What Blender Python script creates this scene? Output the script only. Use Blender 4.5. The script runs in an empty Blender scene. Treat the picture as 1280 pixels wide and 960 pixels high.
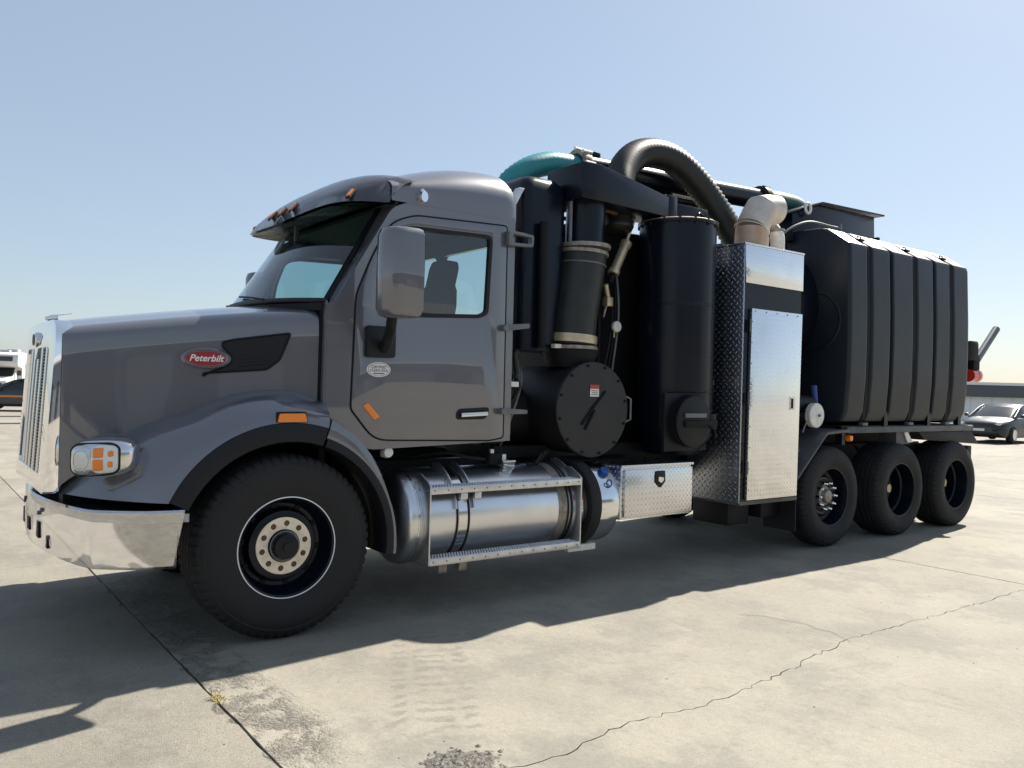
import bpy, bmesh, math, random
from mathutils import Vector, Matrix
random.seed(7)
R = math.radians
S = bpy.context.scene
COL = S.collection

# ------------------------------------------------------------------ camera
CAM = Vector((-1.982, -6.19, 1.62))
YAW, PITCH, ROLL, FPX = R(53.32), R(0.1906), R(1.493), 1030.17
fw0 = Vector((math.cos(YAW), math.sin(YAW), 0)); rt0 = Vector((math.sin(YAW), -math.cos(YAW), 0)); up0 = Vector((0, 0, 1))
fw = fw0 * math.cos(PITCH) + up0 * math.sin(PITCH); up1 = up0 * math.cos(PITCH) - fw0 * math.sin(PITCH)
rt = rt0 * math.cos(ROLL) + up1 * math.sin(ROLL); up = up1 * math.cos(ROLL) - rt0 * math.sin(ROLL)
cd = bpy.data.cameras.new('camera'); cam = bpy.data.objects.new('camera', cd); COL.objects.link(cam)
mw = Matrix((rt, up, -fw)).transposed().to_4x4(); mw.translation = CAM
cam.matrix_world = mw
cd.sensor_width = 36; cd.lens = FPX / 1280 * 36; cd.clip_start = .05; cd.clip_end = 6000
S.camera = cam

# ------------------------------------------------------------------ sky, sun, exposure
SUN = Vector((.93, .205, 1.0)).normalized()
el = math.asin(SUN.z); az = math.atan2(SUN.x, SUN.y)
W = bpy.data.worlds.new('World'); S.world = W; W.use_nodes = True
nt = W.node_tree; bg = nt.nodes['Background']
sky = nt.nodes.new('ShaderNodeTexSky'); sky.sky_type = 'NISHITA'; sky.sun_disc = False
sky.sun_elevation = el; sky.sun_rotation = az; sky.altitude = 0; sky.air_density = 1.0; sky.dust_density = 0.8; sky.ozone_density = 1.0
# thin high haze: the same pale veil over the whole sky
vm = nt.nodes.new('ShaderNodeVectorMath'); vm.operation = 'MULTIPLY_ADD'; vm.inputs[1].default_value = (.66, .66, .66); vm.inputs[2].default_value = (2.45, 2.95, 3.5)
nt.links.new(sky.outputs[0], vm.inputs[0]); nt.links.new(vm.outputs[0], bg.inputs[0]); bg.inputs[1].default_value = .05
sl = bpy.data.lights.new('sun', 'SUN'); sl.energy = 5.0; sl.angle = R(.53); sl.color = (1, .94, .84)
so = bpy.data.objects.new('sun', sl); COL.objects.link(so); so.location = (30, 5, 35)
so.rotation_euler = SUN.to_track_quat('Z', 'Y').to_euler()
S.view_settings.view_transform = 'Standard'; S.view_settings.look = 'None'; S.view_settings.exposure = 1.06; S.view_settings.gamma = 1
S.render.engine = 'CYCLES'; S.cycles.use_denoising = True
S.cycles.max_bounces = 8; S.cycles.transparent_max_bounces = 12; S.cycles.sample_clamp_indirect = 10; S.cycles.blur_glossy = .5

# ------------------------------------------------------------------ materials
MATS = {}
def srgb(r, g, b):
    f = lambda c: ((c / 255 + .055) / 1.055) ** 2.4 if c > 10 else c / 255 / 12.92
    return (f(r), f(g), f(b), 1)
def mat(name, col, rough=.5, metal=0., coat=0., bump=None, var=None, spec=None, coat_rough=.03, emis=None):
    """bump = (scale, strength, detail); var = (scale, amount, second colour or None)"""
    m = bpy.data.materials.new(name); m.use_nodes = True; n = m.node_tree.nodes; l = m.node_tree.links
    b = n['Principled BSDF']
    if len(col) == 3: col = (*col, 1)
    b.inputs['Base Color'].default_value = col; b.inputs['Roughness'].default_value = rough; b.inputs['Metallic'].default_value = metal
    b.inputs['Coat Weight'].default_value = coat; b.inputs['Coat Roughness'].default_value = coat_rough
    if spec is not None: b.inputs['Specular IOR Level'].default_value = spec
    tc = n.new('ShaderNodeTexCoord')
    if var:
        sc, amt = var[0], var[1]; c2 = var[2] if len(var) > 2 and var[2] else tuple(c * .55 for c in col[:3]) + (1,)
        t = n.new('ShaderNodeTexNoise'); t.inputs['Scale'].default_value = sc; t.inputs['Detail'].default_value = 6
        l.new(tc.outputs['Object'], t.inputs['Vector'])
        r = n.new('ShaderNodeMapRange'); r.inputs[1].default_value = .4; r.inputs[2].default_value = .72; r.inputs[3].default_value = 0; r.inputs[4].default_value = amt
        l.new(t.outputs[0], r.inputs[0])
        x = n.new('ShaderNodeMix'); x.data_type = 'RGBA'; x.inputs[6].default_value = col; x.inputs[7].default_value = c2
        l.new(r.outputs[0], x.inputs[0]); l.new(x.outputs[2], b.inputs['Base Color'])
        rr = n.new('ShaderNodeMapRange'); rr.inputs[3].default_value = rough * .85; rr.inputs[4].default_value = min(1, rough * 1.35)
        l.new(t.outputs[0], rr.inputs[0]); l.new(rr.outputs[0], b.inputs['Roughness'])
    if bump:
        t = n.new('ShaderNodeTexNoise'); t.inputs['Scale'].default_value = bump[0]; t.inputs['Detail'].default_value = bump[2] if len(bump) > 2 else 3
        l.new(tc.outputs['Object'], t.inputs['Vector'])
        p = n.new('ShaderNodeBump'); p.inputs['Strength'].default_value = bump[1]; p.inputs['Distance'].default_value = .01
        l.new(t.outputs[0], p.inputs['Height']); l.new(p.outputs[0], b.inputs['Normal'])
    MATS[name] = m
    return m
mat('paint', (.112, .113, .132), .30, .25, 1.0, bump=(1.3, .010, 1), var=(1.6, .22, (.128, .122, .124, 1))); MATS['paint'].node_tree.nodes['Principled BSDF'].inputs['Coat IOR'].default_value = 1.75
mat('black_paint', (.0034, .0056, .0120), .24, 0, 0, var=(2.5, .5, (.006, .0085, .014, 1)), bump=(2.0, .03, 2), spec=.28)
mat('black_matte', (.0055, .006, .008), .6, var=(4, .5, (.010, .0105, .011, 1)), spec=.25)
mat('black_dusty', (.009, .0095, .011), .5, var=(3, .7, (.016, .0155, .0155, 1)), spec=.3)
mat('drum_steel', (.013, .0135, .0155), .42, var=(3.5, .8, (.028, .025, .022, 1)), spec=.4)
mat('plastic_black', (.007, .008, .011), .45, spec=.3, bump=(160, .15, 2))
mat('poly_tank', (.0110, .0155, .0225), .38, bump=(7, .12, 4), var=(1.6, .5, (.016, .019, .021, 1)), spec=.35)
mat('rubber', (.0085, .0085, .0095), .7, var=(6, .6, (.022, .02, .0185, 1)), bump=(90, .2, 3))
mat('rubber_hose', (.012, .0135, .0125), .42, var=(9, .5, (.026, .025, .022, 1)))
mat('chrome', (.93, .93, .94), .035, 1., bump=(2.5, .02, 2))
mat('chrome_dull', (.70, .70, .70), .16, 1.)
mat('alu', (.72, .73, .75), .27, 1., var=(5, .3, (.55, .56, .58, 1)))
mat('alu_polished', (.80, .81, .83), .13, 1., var=(4, .2, (.66, .67, .69, 1)))
mat('alu_step', (.66, .66, .67), .36, 1., var=(14, .5, (.42, .41, .39, 1)))
mat('hub_metal', (.80, .73, .60), .38, .35, var=(18, .6, (.55, .46, .34, 1)))
mat('steel_white', (.78, .76, .71), .45, .1, var=(14, .4, (.4, .36, .3, 1)))
mat('steel_worn', (.36, .33, .29), .5, .7, var=(18, .8, (.16, .12, .09, 1)))
mat('rust', (.20, .085, .04), .8, .1, var=(20, .8, (.07, .04, .03, 1)))
mat('white_line', (.78, .78, .77), .5)
mat('exhaust_white', (.60, .56, .50), .42, .35, var=(5, .8, (.42, .27, .17, 1)))
mat('exhaust_rusty', (.46, .31, .20), .5, .35, var=(7, .9, (.55, .46, .38, 1)))
mat('brass', (.62, .52, .36), .35, .6, var=(12, .6, (.4, .33, .22, 1)))
mat('green_hose', (.018, .26, .28), .42, var=(7, .5, (.025, .17, .19, 1)))
mat('green_hose_dark', (.012, .085, .075), .5, var=(7, .5, (.02, .05, .05, 1)))
mat('amber', (.85, .22, .01), .2, 0, .6, bump=(120, .2, 1))
mat('red_lens', (.62, .05, .025), .2, 0, .6)
mat('red_enamel', (.30, .012, .025), .3, 0, .4)
mat('lens_clear', (.58, .60, .62), .08, .55, .8, bump=(45, .35, 1))
mat('reflector', (.75, .75, .75), .12, 1.)
mat('white_plastic', (.74, .74, .72), .4)
mat('label_red', (.42, .05, .045), .5); mat('label_ink', (.09, .09, .09), .6)
mat('blue_plastic', (.015, .07, .30), .35)
mat('mirror_glass', (.95, .95, .95), .02, 1.)
mat('interior', (.030, .030, .034), .7); mat('seat_fabric', (.045, .047, .052), .85, bump=(200, .3, 2))
mat('grey_steel', (.17, .18, .19), .45, .4, var=(8, .5))
mat('tray_steel', (.11, .115, .12), .5, .3, var=(6, .7, (.07, .06, .05, 1)))
mat('car_paint', (.022, .023, .026), .38, .2, .25); mat('car_glass', (.03, .036, .04), .12, 0, 0, spec=.35)
mat('rv_white', (.72, .71, .68), .4, 0, .3, var=(2, .2, (.6, .58, .53, 1))); mat('rv_grey', (.33, .34, .36), .45)
mat('rv_dark', (.05, .05, .055), .5)
mat('dark_truck', (.016, .02, .034), .3, 0, .8); mat('orange_paint', (.72, .22, .03), .5)
mat('wall_white', (.80, .83, .86), .55, 0, 0, var=(.7, .25, (.7, .73, .76, 1))); mat('fascia_dark', (.075, .088, .10), .5); mat('roof_pale', (.72, .72, .72), .5)
mat('stone', (.20, .187, .16), .9, var=(60, .9, (.12, .11, .09, 1))); mat('stone_dark', (.07, .06, .05), .9)
mat('joint_soil', (.045, .038, .03), .95, bump=(60, .6, 4), var=(8, .8, (.12, .10, .075, 1)))
mat('dry_weed', (.36, .28, .10), .85)

def diamond_plate(name, col, rough, scale=38, strength=.5, dirt=.25):
    m = mat(name, col, rough, 1.); n = m.node_tree.nodes; l = m.node_tree.links; b = n['Principled BSDF']
    tc = n.new('ShaderNodeTexCoord')
    sep = n.new('ShaderNodeSeparateXYZ'); l.new(tc.outputs['Object'], sep.inputs[0])
    def M(op, *a):
        k = n.new('ShaderNodeMath'); k.operation = op
        for i, v in enumerate(a):
            if isinstance(v, (int, float)): k.inputs[i].default_value = v
            else: l.new(v, k.inputs[i])
        return k.outputs[0]
    # surface coordinates: u along the plate (x+y), v up
    u = M('MULTIPLY', M('ADD', sep.outputs[0], sep.outputs[1]), scale); v = M('MULTIPLY', sep.outputs[2], scale)
    a = M('ADD', u, v); c = M('SUBTRACT', u, v)
    fa = M('SUBTRACT', M('FRACT', a), .5); fc = M('SUBTRACT', M('FRACT', c), .5)
    chk = M('MODULO', M('ABSOLUTE', M('ADD', M('FLOOR', a), M('FLOOR', c))), 2)
    d1 = M('ADD', M('MULTIPLY', M('POWER', M('MULTIPLY', fa, 2.2), 2), 1), M('MULTIPLY', M('POWER', M('MULTIPLY', fc, 6), 2), 1))
    d2 = M('ADD', M('MULTIPLY', M('POWER', M('MULTIPLY', fc, 2.2), 2), 1), M('MULTIPLY', M('POWER', M('MULTIPLY', fa, 6), 2), 1))
    d = M('ADD', M('MULTIPLY', d1, chk), M('MULTIPLY', d2, M('SUBTRACT', 1, chk)))
    hgt = M('MAXIMUM', M('SUBTRACT', 1, d), 0)
    bp = n.new('ShaderNodeBump'); bp.inputs['Strength'].default_value = strength; bp.inputs['Distance'].default_value = .004
    l.new(hgt, bp.inputs['Height']); l.new(bp.outputs[0], b.inputs['Normal'])
    t = n.new('ShaderNodeTexNoise'); t.inputs['Scale'].default_value = 2.3; t.inputs['Detail'].default_value = 8; l.new(tc.outputs['Object'], t.inputs['Vector'])
    x = n.new('ShaderNodeMix'); x.data_type = 'RGBA'; x.inputs[6].default_value = (*col[:3], 1); x.inputs[7].default_value = (col[0] * .55, col[1] * .53, col[2] * .5, 1)
    r = n.new('ShaderNodeMapRange'); r.inputs[1].default_value = .45; r.inputs[2].default_value = .75; r.inputs[4].default_value = dirt; l.new(t.outputs[0], r.inputs[0])
    l.new(r.outputs[0], x.inputs[0]); l.new(x.outputs[2], b.inputs['Base Color'])
    return m
diamond_plate('plate_alu', (.82, .83, .84), .12, 21, .42, .2)
diamond_plate('plate_box', (.74, .74, .74), .22, 21, .55)
diamond_plate('plate_dark', (.36, .385, .44), .32, 15, .85, .35)

def glass(name, tint, refl=1.0):
    m = bpy.data.materials.new(name); m.use_nodes = True; n = m.node_tree.nodes; l = m.node_tree.links; n.clear()
    o = n.new('ShaderNodeOutputMaterial'); mx = n.new('ShaderNodeMixShader'); t = n.new('ShaderNodeBsdfTransparent'); g = n.new('ShaderNodeBsdfGlossy')
    lw = n.new('ShaderNodeLayerWeight'); lw.inputs[0].default_value = .5; pw = n.new('ShaderNodeMath'); pw.operation = 'POWER'; pw.inputs[1].default_value = 5; l.new(lw.outputs['Facing'], pw.inputs[0])
    f = n.new('ShaderNodeMath'); f.operation = 'MULTIPLY_ADD'; f.inputs[1].default_value = .92; f.inputs[2].default_value = .08; l.new(pw.outputs[0], f.inputs[0]); g.inputs['Roughness'].default_value = .0; g.inputs[0].default_value = (refl, refl, refl, 1)
    t.inputs[0].default_value = (*tint, 1); l.new(f.outputs[0], mx.inputs[0]); l.new(t.outputs[0], mx.inputs[1]); l.new(g.outputs[0], mx.inputs[2]); l.new(mx.outputs[0], o.inputs[0])
    MATS[name] = m
glass('glass', (.50, .68, .70)); glass('glass_clear', (.85, .88, .88))

# ------------------------------------------------------------------ mesh helpers
def finish(name, bm, m, parent=None, bevel=0, seg=2, sharp=38, smooth=True):
    if bevel:
        sharp = min(sharp, 24); bm.normal_update()
        es = [e for e in bm.edges if len(e.link_faces) == 2 and e.calc_face_angle(0) > R(30)]
        if es:
            try: bmesh.ops.bevel(bm, geom=es, offset=bevel, segments=seg, profile=.5, affect='EDGES', clamp_overlap=True)
            except Exception: pass
    bm.normal_update()
    for f in bm.faces: f.smooth = smooth
    for e in bm.edges:
        if len(e.link_faces) == 2 and e.calc_face_angle(0) > R(sharp): e.smooth = False
    me = bpy.data.meshes.new(name); bm.to_mesh(me); bm.free()
    me.materials.append(MATS[m] if isinstance(m, str) else m)
    o = bpy.data.objects.new(name, me); COL.objects.link(o)
    if parent: o.parent = parent
    return o
def fixn(bm): bmesh.ops.recalc_face_normals(bm, faces=bm.faces[:])
def b_box(bm, x0, x1, y0, y1, z0, z1):
    v = [bm.verts.new(p) for p in ((x0, y0, z0), (x1, y0, z0), (x1, y1, z0), (x0, y1, z0), (x0, y0, z1), (x1, y0, z1), (x1, y1, z1), (x0, y1, z1))]
    for q in ((0, 3, 2, 1), (4, 5, 6, 7), (0, 1, 5, 4), (1, 2, 6, 5), (2, 3, 7, 6), (3, 0, 4, 7)): bm.faces.new([v[i] for i in q])
def box(name, x0, x1, y0, y1, z0, z1, m, parent=None, bevel=0, seg=2):
    bm = bmesh.new(); b_box(bm, min(x0, x1), max(x0, x1), min(y0, y1), max(y0, y1), min(z0, z1), max(z0, z1)); return finish(name, bm, m, parent, bevel, seg)
def b_loft(bm, rings, closed=True, caps=True):
    vr = [[bm.verts.new(p) for p in r] for r in rings]; n = len(vr[0])
    for a, b in zip(vr[:-1], vr[1:]):
        for i in range(n if closed else n - 1):
            j = (i + 1) % n
            bm.faces.new((a[i], a[j], b[j], b[i]))
    if caps and closed: bm.faces.new(vr[0][::-1]); bm.faces.new(vr[-1])
    return vr
def loft(name, rings, m, parent=None, closed=True, caps=True, bevel=0, sharp=38, thick=0):
    bm = bmesh.new(); b_loft(bm, rings, closed, caps)
    if thick: bmesh.ops.solidify(bm, geom=bm.faces[:], thickness=thick)
    fixn(bm); return finish(name, bm, m, parent, bevel, 2, sharp)
def frame_of(d):
    d = Vector(d).normalized(); a = Vector((0, 0, 1)) if abs(d.z) < .9 else Vector((1, 0, 0))
    u = d.cross(a).normalized(); return u, d.cross(u).normalized(), d
def b_cyl(bm, p0, p1, r0, r1=None, n=24):
    r1 = r0 if r1 is None else r1; p0 = Vector(p0); p1 = Vector(p1); u, v, d = frame_of(p1 - p0)
    rg = [[p + u * (r * math.cos(2 * math.pi * i / n)) + v * (r * math.sin(2 * math.pi * i / n)) for i in range(n)] for p, r in ((p0, r0), (p1, r1))]
    b_loft(bm, rg)
def cyl(name, p0, p1, r0, m, parent=None, r1=None, n=24, bevel=0):
    bm = bmesh.new(); b_cyl(bm, p0, p1, r0, r1, n); fixn(bm); return finish(name, bm, m, parent, bevel)
def lathe(name, prof, org, axis, m, parent=None, n=48, sharp=38, rmod=None, a0=0, a1=360, ref=None):
    """prof: (radius, along) pairs; axis: unit vector"""
    u, v, d = frame_of(axis); org = Vector(org)
    if ref is not None: u, v = Vector(ref[0]), Vector(ref[1])
    full = abs(a1 - a0) >= 360; k = n if full else n + 1; bm = bmesh.new(); rings = []
    for j, (r, a) in enumerate(prof):
        ring = []
        for i in range(k):
            th = R(a0 + (a1 - a0) * i / n); rr = r + (rmod(j, i) if rmod else 0)
            ring.append(org + d * a + u * (rr * math.cos(th)) + v * (rr * math.sin(th)))
        rings.append(ring)
    b_loft(bm, rings, full, False); bmesh.ops.remove_doubles(bm, verts=bm.verts[:], dist=1e-5); fixn(bm)
    return finish(name, bm, m, parent, 0, 2, sharp)
def spline(pts, n=8):
    P = [Vector(p) for p in pts]; out = []
    for i in range(len(P) - 1):
        a = P[max(i - 1, 0)]; b = P[i]; c = P[i + 1]; d = P[min(i + 2, len(P) - 1)]
        for k in range(n):
            t = k / n
            out.append(.5 * ((2 * b) + (c - a) * t + (2 * a - 5 * b + 4 * c - d) * t * t + (3 * b - a - 3 * c + d) * t ** 3))
    out.append(P[-1]); return out
def b_tube(bm, path, r, n=12, rf=None, caps=True):
    path = [Vector(p) for p in path]; rings = []; u = None
    for i, p in enumerate(path):
        d = (path[min(i + 1, len(path) - 1)] - path[max(i - 1, 0)]).normalized()
        if u is None: u = frame_of(d)[0]
        u = (u - d * u.dot(d)).normalized(); v = d.cross(u); rr = r * (rf(i) if rf else 1)
        rings.append([p + u * (rr * math.cos(2 * math.pi * k / n)) + v * (rr * math.sin(2 * math.pi * k / n)) for k in range(n)])
    b_loft(bm, rings, True, caps)
def tube(name, path, r, m, parent=None, n=12, rf=None, sharp=60):
    bm = bmesh.new(); b_tube(bm, path, r, n, rf); fixn(bm); return finish(name, bm, m, parent, 0, 2, sharp)
def corr(path, r, step):     # resample a path evenly, so that ribs of a corrugated hose stand at an even pitch
    P = [Vector(p) for p in path]; out = [P[0]]; acc = 0
    for a, b in zip(P[:-1], P[1:]):
        L = (b - a).length; s = step - acc
        while s <= L: out.append(a.lerp(b, s / L)); s += step
        acc = (acc + L) % step
    return out
def hose(name, pts, r, m, parent=None, n=28, pitch=.016, depth=.035):
    p = corr(spline(pts, 24), r, pitch / 2); return tube(name, p, r, m, parent, n, lambda i: 1 + (depth if i % 2 else -depth), 80)
def poly(name, pts, m, parent=None, plane='Y', d0=0, d1=.02, holes=(), bevel=0, seg=2):
    """2-D outline (a, b) swept along the plane's normal; plane Y: (x,z), X: (y,z), Z: (x,y)"""
    def P(a, b, d): return (a, d, b) if plane == 'Y' else (d, a, b) if plane == 'X' else (a, b, d)
    bm = bmesh.new()
    if not holes:
        a = [bm.verts.new(P(*p, d0)) for p in pts]; b = [bm.verts.new(P(*p, d1)) for p in pts]
        bm.faces.new(a); bm.faces.new(b[::-1])
        for i in range(len(a)): j = (i + 1) % len(a); bm.faces.new((a[i], b[i], b[j], a[j]))
    else:
        lay = []
        for d in (d0, d1):
            es = []; lp = []
            for loop in (pts, *holes):
                vs = [bm.verts.new(P(*p, d)) for p in loop]; lp.append(vs)
                es += [bm.edges.new((vs[i], vs[(i + 1) % len(vs)])) for i in range(len(vs))]
            bmesh.ops.triangle_fill(bm, use_beauty=True, edges=es); lay.append(lp)
        for la, lb in zip(*lay):
            for i in range(len(la)): j = (i + 1) % len(la); bm.faces.new((la[i], lb[i], lb[j], la[j]))
    fixn(bm); return finish(name, bm, m, parent, bevel, seg)
def rrect(x0, x1, z0, z1, r, n=5):
    out = []
    for cx, cz, a in ((x1 - r, z1 - r, 0), (x0 + r, z1 - r, 90), (x0 + r, z0 + r, 180), (x1 - r, z0 + r, 270)):
        out += [(cx + r * math.cos(R(a + 90 * i / n)), cz + r * math.sin(R(a + 90 * i / n))) for i in range(n + 1)]
    return out
def rounded(pts, rad, n=4):
    out = []; N = len(pts)
    for i, p in enumerate(pts):
        r = rad[i] if isinstance(rad, (list, tuple)) else rad
        p = Vector(p); a = Vector(pts[i - 1]) - p; b = Vector(pts[(i + 1) % N]) - p
        r = min(r, a.length * .45, b.length * .45)
        if r < 1e-4: out.append(tuple(p)); continue
        a = p + a.normalized() * r; b = p + b.normalized() * r
        for k in range(n + 1):
            t = k / n; out.append(tuple(a * (1 - t) ** 2 + p * (2 * t * (1 - t)) + b * t * t))
    return out
def ellipse(cx, cz, rx, rz, n=32): return [(cx + rx * math.cos(2 * math.pi * i / n), cz + rz * math.sin(2 * math.pi * i / n)) for i in range(n)]
def stuff(o): o['kind'] = 'stuff'; return o
def struct(o): o['kind'] = 'structure'; return o
def thing(name, label, cat, loc=(0, 0, 0), rz=0, group=None):
    o = bpy.data.objects.new(name, None); COL.objects.link(o); o.location = loc; o.rotation_euler = (0, 0, rz)
    o['label'] = label; o['category'] = cat
    if group: o['group'] = group
    return o
def tag(o, label, cat, group=None):
    o['label'] = label; o['category'] = cat
    if group: o['group'] = group
    return o
def holder(name, parent, loc=(0, 0, 0)):
    o = bpy.data.objects.new(name, None); COL.objects.link(o); o.parent = parent; o.location = loc; return o
def text_mesh(name, s, size, m, parent, origin, ax, ay, extrude=.002, shear=0, bold=0):
    c = bpy.data.curves.new(name, 'FONT'); c.body = s; c.size = size; c.extrude = extrude; c.shear = shear; c.align_x = 'CENTER'; c.align_y = 'CENTER'; c.offset = bold
    t = bpy.data.objects.new(name + '_c', c); COL.objects.link(t); dg = bpy.context.evaluated_depsgraph_get()
    me = bpy.data.meshes.new_from_object(t.evaluated_get(dg)); bpy.data.objects.remove(t); bpy.data.curves.remove(c)
    ax = Vector(ax).normalized(); ay = Vector(ay).normalized(); az = ax.cross(ay)
    me.transform(Matrix.Translation(origin) @ Matrix((ax, ay, az)).transposed().to_4x4()); me.materials.clear(); me.materials.append(MATS[m])
    o = bpy.data.objects.new(name, me); COL.objects.link(o); o.parent = parent; return o

exec_parts = []
del exec_parts
# ------------------------------------------------------------------ ground: a concrete yard poured in slabs
def concrete():
    m = mat('concrete', (.233, .217, .188), .82); n = m.node_tree.nodes; l = m.node_tree.links; b = n['Principled BSDF']
    g = n.new('ShaderNodeNewGeometry'); P = g.outputs['Position']
    def M(op, *a, clamp=False):
        k = n.new('ShaderNodeMath'); k.operation = op; k.use_clamp = clamp
        for i, v in enumerate(a):
            if isinstance(v, (int, float)): k.inputs[i].default_value = v
            else: l.new(v, k.inputs[i])
        return k.outputs[0]
    def noise(scale, detail=5, rough=.55, stretch=None, rot=0):
        t = n.new('ShaderNodeTexNoise'); t.inputs['Scale'].default_value = scale; t.inputs['Detail'].default_value = detail; t.inputs['Roughness'].default_value = rough
        if stretch:
            mp = n.new('ShaderNodeMapping'); mp.inputs['Scale'].default_value = stretch; mp.inputs['Rotation'].default_value = (0, 0, rot)
            l.new(P, mp.inputs[0]); l.new(mp.outputs[0], t.inputs['Vector'])
        else: l.new(P, t.inputs['Vector'])
        return t.outputs[0]
    def rng(x, a, b_, c=0., d=1., sm=True):
        k = n.new('ShaderNodeMapRange'); k.interpolation_type = 'SMOOTHSTEP' if sm else 'LINEAR'
        for i, v in enumerate((a, b_, c, d), 1): k.inputs[i].default_value = v
        l.new(x, k.inputs[0]); return k.outputs[0]
    def mix(f, c1, c2):
        k = n.new('ShaderNodeMix'); k.data_type = 'RGBA'
        l.new(f, k.inputs[0])
        for i, c in ((6, c1), (7, c2)):
            if isinstance(c, tuple): k.inputs[i].default_value = c
            else: l.new(c, k.inputs[i])
        return k.outputs[2]
    sep = n.new('ShaderNodeSeparateXYZ'); l.new(P, sep.inputs[0]); X, Y = sep.outputs[0], sep.outputs[1]
    c = mix(rng(noise(.45, 8, .62), .36, .66), (.272, .251, .206, 1), (.219, .201, .166, 1))
    c = mix(rng(noise(1.7, 8, .62), .45, .75, 0, .55), c, (0.175, 0.164, 0.146, 1))
    c = mix(rng(noise(4.2, 6, .6), .56, .74, 0, .45), c, (0.276, 0.262, 0.233, 1))
    # smears and scuffs, drawn out along the yard
    c = mix(rng(noise(3.0, 7, .65, (1., .28, 1), R(24)), .58, .74, 0, .6), c, (0.143, 0.133, 0.117, 1))
    c = mix(rng(noise(11, 5, .7, (1., .35, 1), R(-35)), .63, .76, 0, .7), c, (0.111, 0.103, 0.090, 1))
    c = mix(rng(noise(23, 6, .75, (1., .45, 1), R(30)), .58, .74, 0, .55), c, (.112, .104, .088, 1))
    c = mix(rng(noise(1.1, 10, .74), .47, .60, 0, .62), c, (.170, .160, .140, 1))
    c = mix(rng(noise(2.2, 9, .78, (.18, 1.6, 1), R(8)), .60, .72, 0, .5), c, (.145, .136, .118, 1))
    c = mix(rng(noise(7, 7, .72, (.25, 1.5, 1), R(-12)), .62, .72, 0, .45), c, (.27, .255, .222, 1))
    c = mix(rng(noise(34, 5, .8), .60, .70, 0, .62), c, (.115, .107, .09, 1))
    c = mix(rng(noise(15, 7, .8, (.5, 1.2, 1), R(15)), .60, .70, 0, .5), c, (.13, .121, .104, 1))
    # old tyre marks
    d1 = M('ADD', M('MULTIPLY', X, .2), Y); w = M('MULTIPLY', noise(.8, 3), .5)
    # the slab left of the joint has a coarser, sandier face
    left = rng(X, -.66, -.655, 1, 0)
    sp = noise(95, 3, .8); spk = rng(sp, .53, .66, 0, .8)
    c = mix(M('MULTIPLY', spk, M('ADD', M('MULTIPLY', left, .6), .40)), c, (0.090, 0.082, 0.069, 1))
    sl_ = rng(noise(130, 2, .7), .58, .70, 0, .5)
    c = mix(M('MULTIPLY', sl_, M('ADD', M('MULTIPLY', left, .8), .2)), c, (0.318, 0.305, 0.270, 1))
    # broken, stony strip along the joint and a small pothole
    ax = M('ADD', X, M('MULTIPLY', M('SUBTRACT', noise(3, 4), .5), .35))
    strip = M('MULTIPLY', M('MULTIPLY', rng(ax, -.67, -.64), rng(ax, -.24, -.42)), M('MULTIPLY', rng(Y, -3.1, -2.7), rng(Y, 1.6, .2)))
    strip = M('MULTIPLY', strip, rng(noise(6, 6, .7), .42, .60, 0, .75))
    pot = rng(M('ADD', M('ADD', M('POWER', M('DIVIDE', M('ADD', ax, .03), .17), 2), M('POWER', M('DIVIDE', M('ADD', Y, 3.27), .15), 2)), M('MULTIPLY', M('SUBTRACT', noise(17, 5, .8), .5), 2.4)), .7, 1.1, 1, 0)
    rough_ = M('MAXIMUM', strip, pot)
    agg = rng(noise(42, 4, .8), .42, .60)
    c = mix(M('MULTIPLY', rough_, .92), c, mix(agg, (.085, .078, .064, 1), (.235, .22, .19, 1)))
    # damp prints of a lugged tyre
    dx, dy = -.48, -.877
    u = M('ADD', M('MULTIPLY', M('SUBTRACT', X, .44), dx), M('MULTIPLY', M('ADD', Y, 2.25), dy))
    v = M('ADD', M('MULTIPLY', M('SUBTRACT', X, .44), -dy), M('MULTIPLY', M('ADD', Y, 2.25), dx))
    wob = M('MULTIPLY', M('SUBTRACT', noise(5, 4, .7), .5), .26)
    va = M('ABSOLUTE', v)
    ph = M('ADD', M('MULTIPLY', M('ADD', u, wob), 2 * math.pi / .118), M('MULTIPLY', v, 9.))
    lug = rng(M('SINE', ph), -.05, .5)
    seg = rng(M('ABSOLUTE', M('SUBTRACT', va, .115)), .012, .035)
    tr = M('MULTIPLY', M('MULTIPLY', lug, M('ADD', M('MULTIPLY', seg, .8), .2)), M('MULTIPLY', rng(va, .24, .19), M('MULTIPLY', rng(u, -.95, -.6), rng(u, 1.0, .7))))
    tr = M('MULTIPLY', tr, rng(noise(2.6, 4), .30, .50))
    c = mix(M('MULTIPLY', tr, .62), c, (0.154, 0.146, 0.125, 1))
    # dark specks: oil drips and grit
    vo = n.new('ShaderNodeTexVoronoi'); vo.inputs['Scale'].default_value = 2.1; l.new(P, vo.inputs['Vector'])
    c = mix(rng(vo.outputs['Distance'], .014, .026, .9, 0), c, (0.027, 0.024, 0.021, 1))
    grain = M('ADD', M('ADD', M('MULTIPLY', noise(75, 6, .85), .75), M('MULTIPLY', noise(260, 3, .8), .75)), M('MULTIPLY', noise(22, 8, .8), .55))
    gm = rng(grain, .72, 1.33, .74, 1.34, False)
    hs_ = n.new('ShaderNodeMix'); hs_.data_type = 'RGBA'; hs_.blend_type = 'MULTIPLY'; hs_.inputs[0].default_value = 1
    cv = n.new('ShaderNodeCombineXYZ')
    for i_ in range(3): l.new(gm, cv.inputs[i_])
    l.new(c, hs_.inputs[6]); l.new(cv.outputs[0], hs_.inputs[7]); c = hs_.outputs[2]
    l.new(c, b.inputs['Base Color'])
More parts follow.
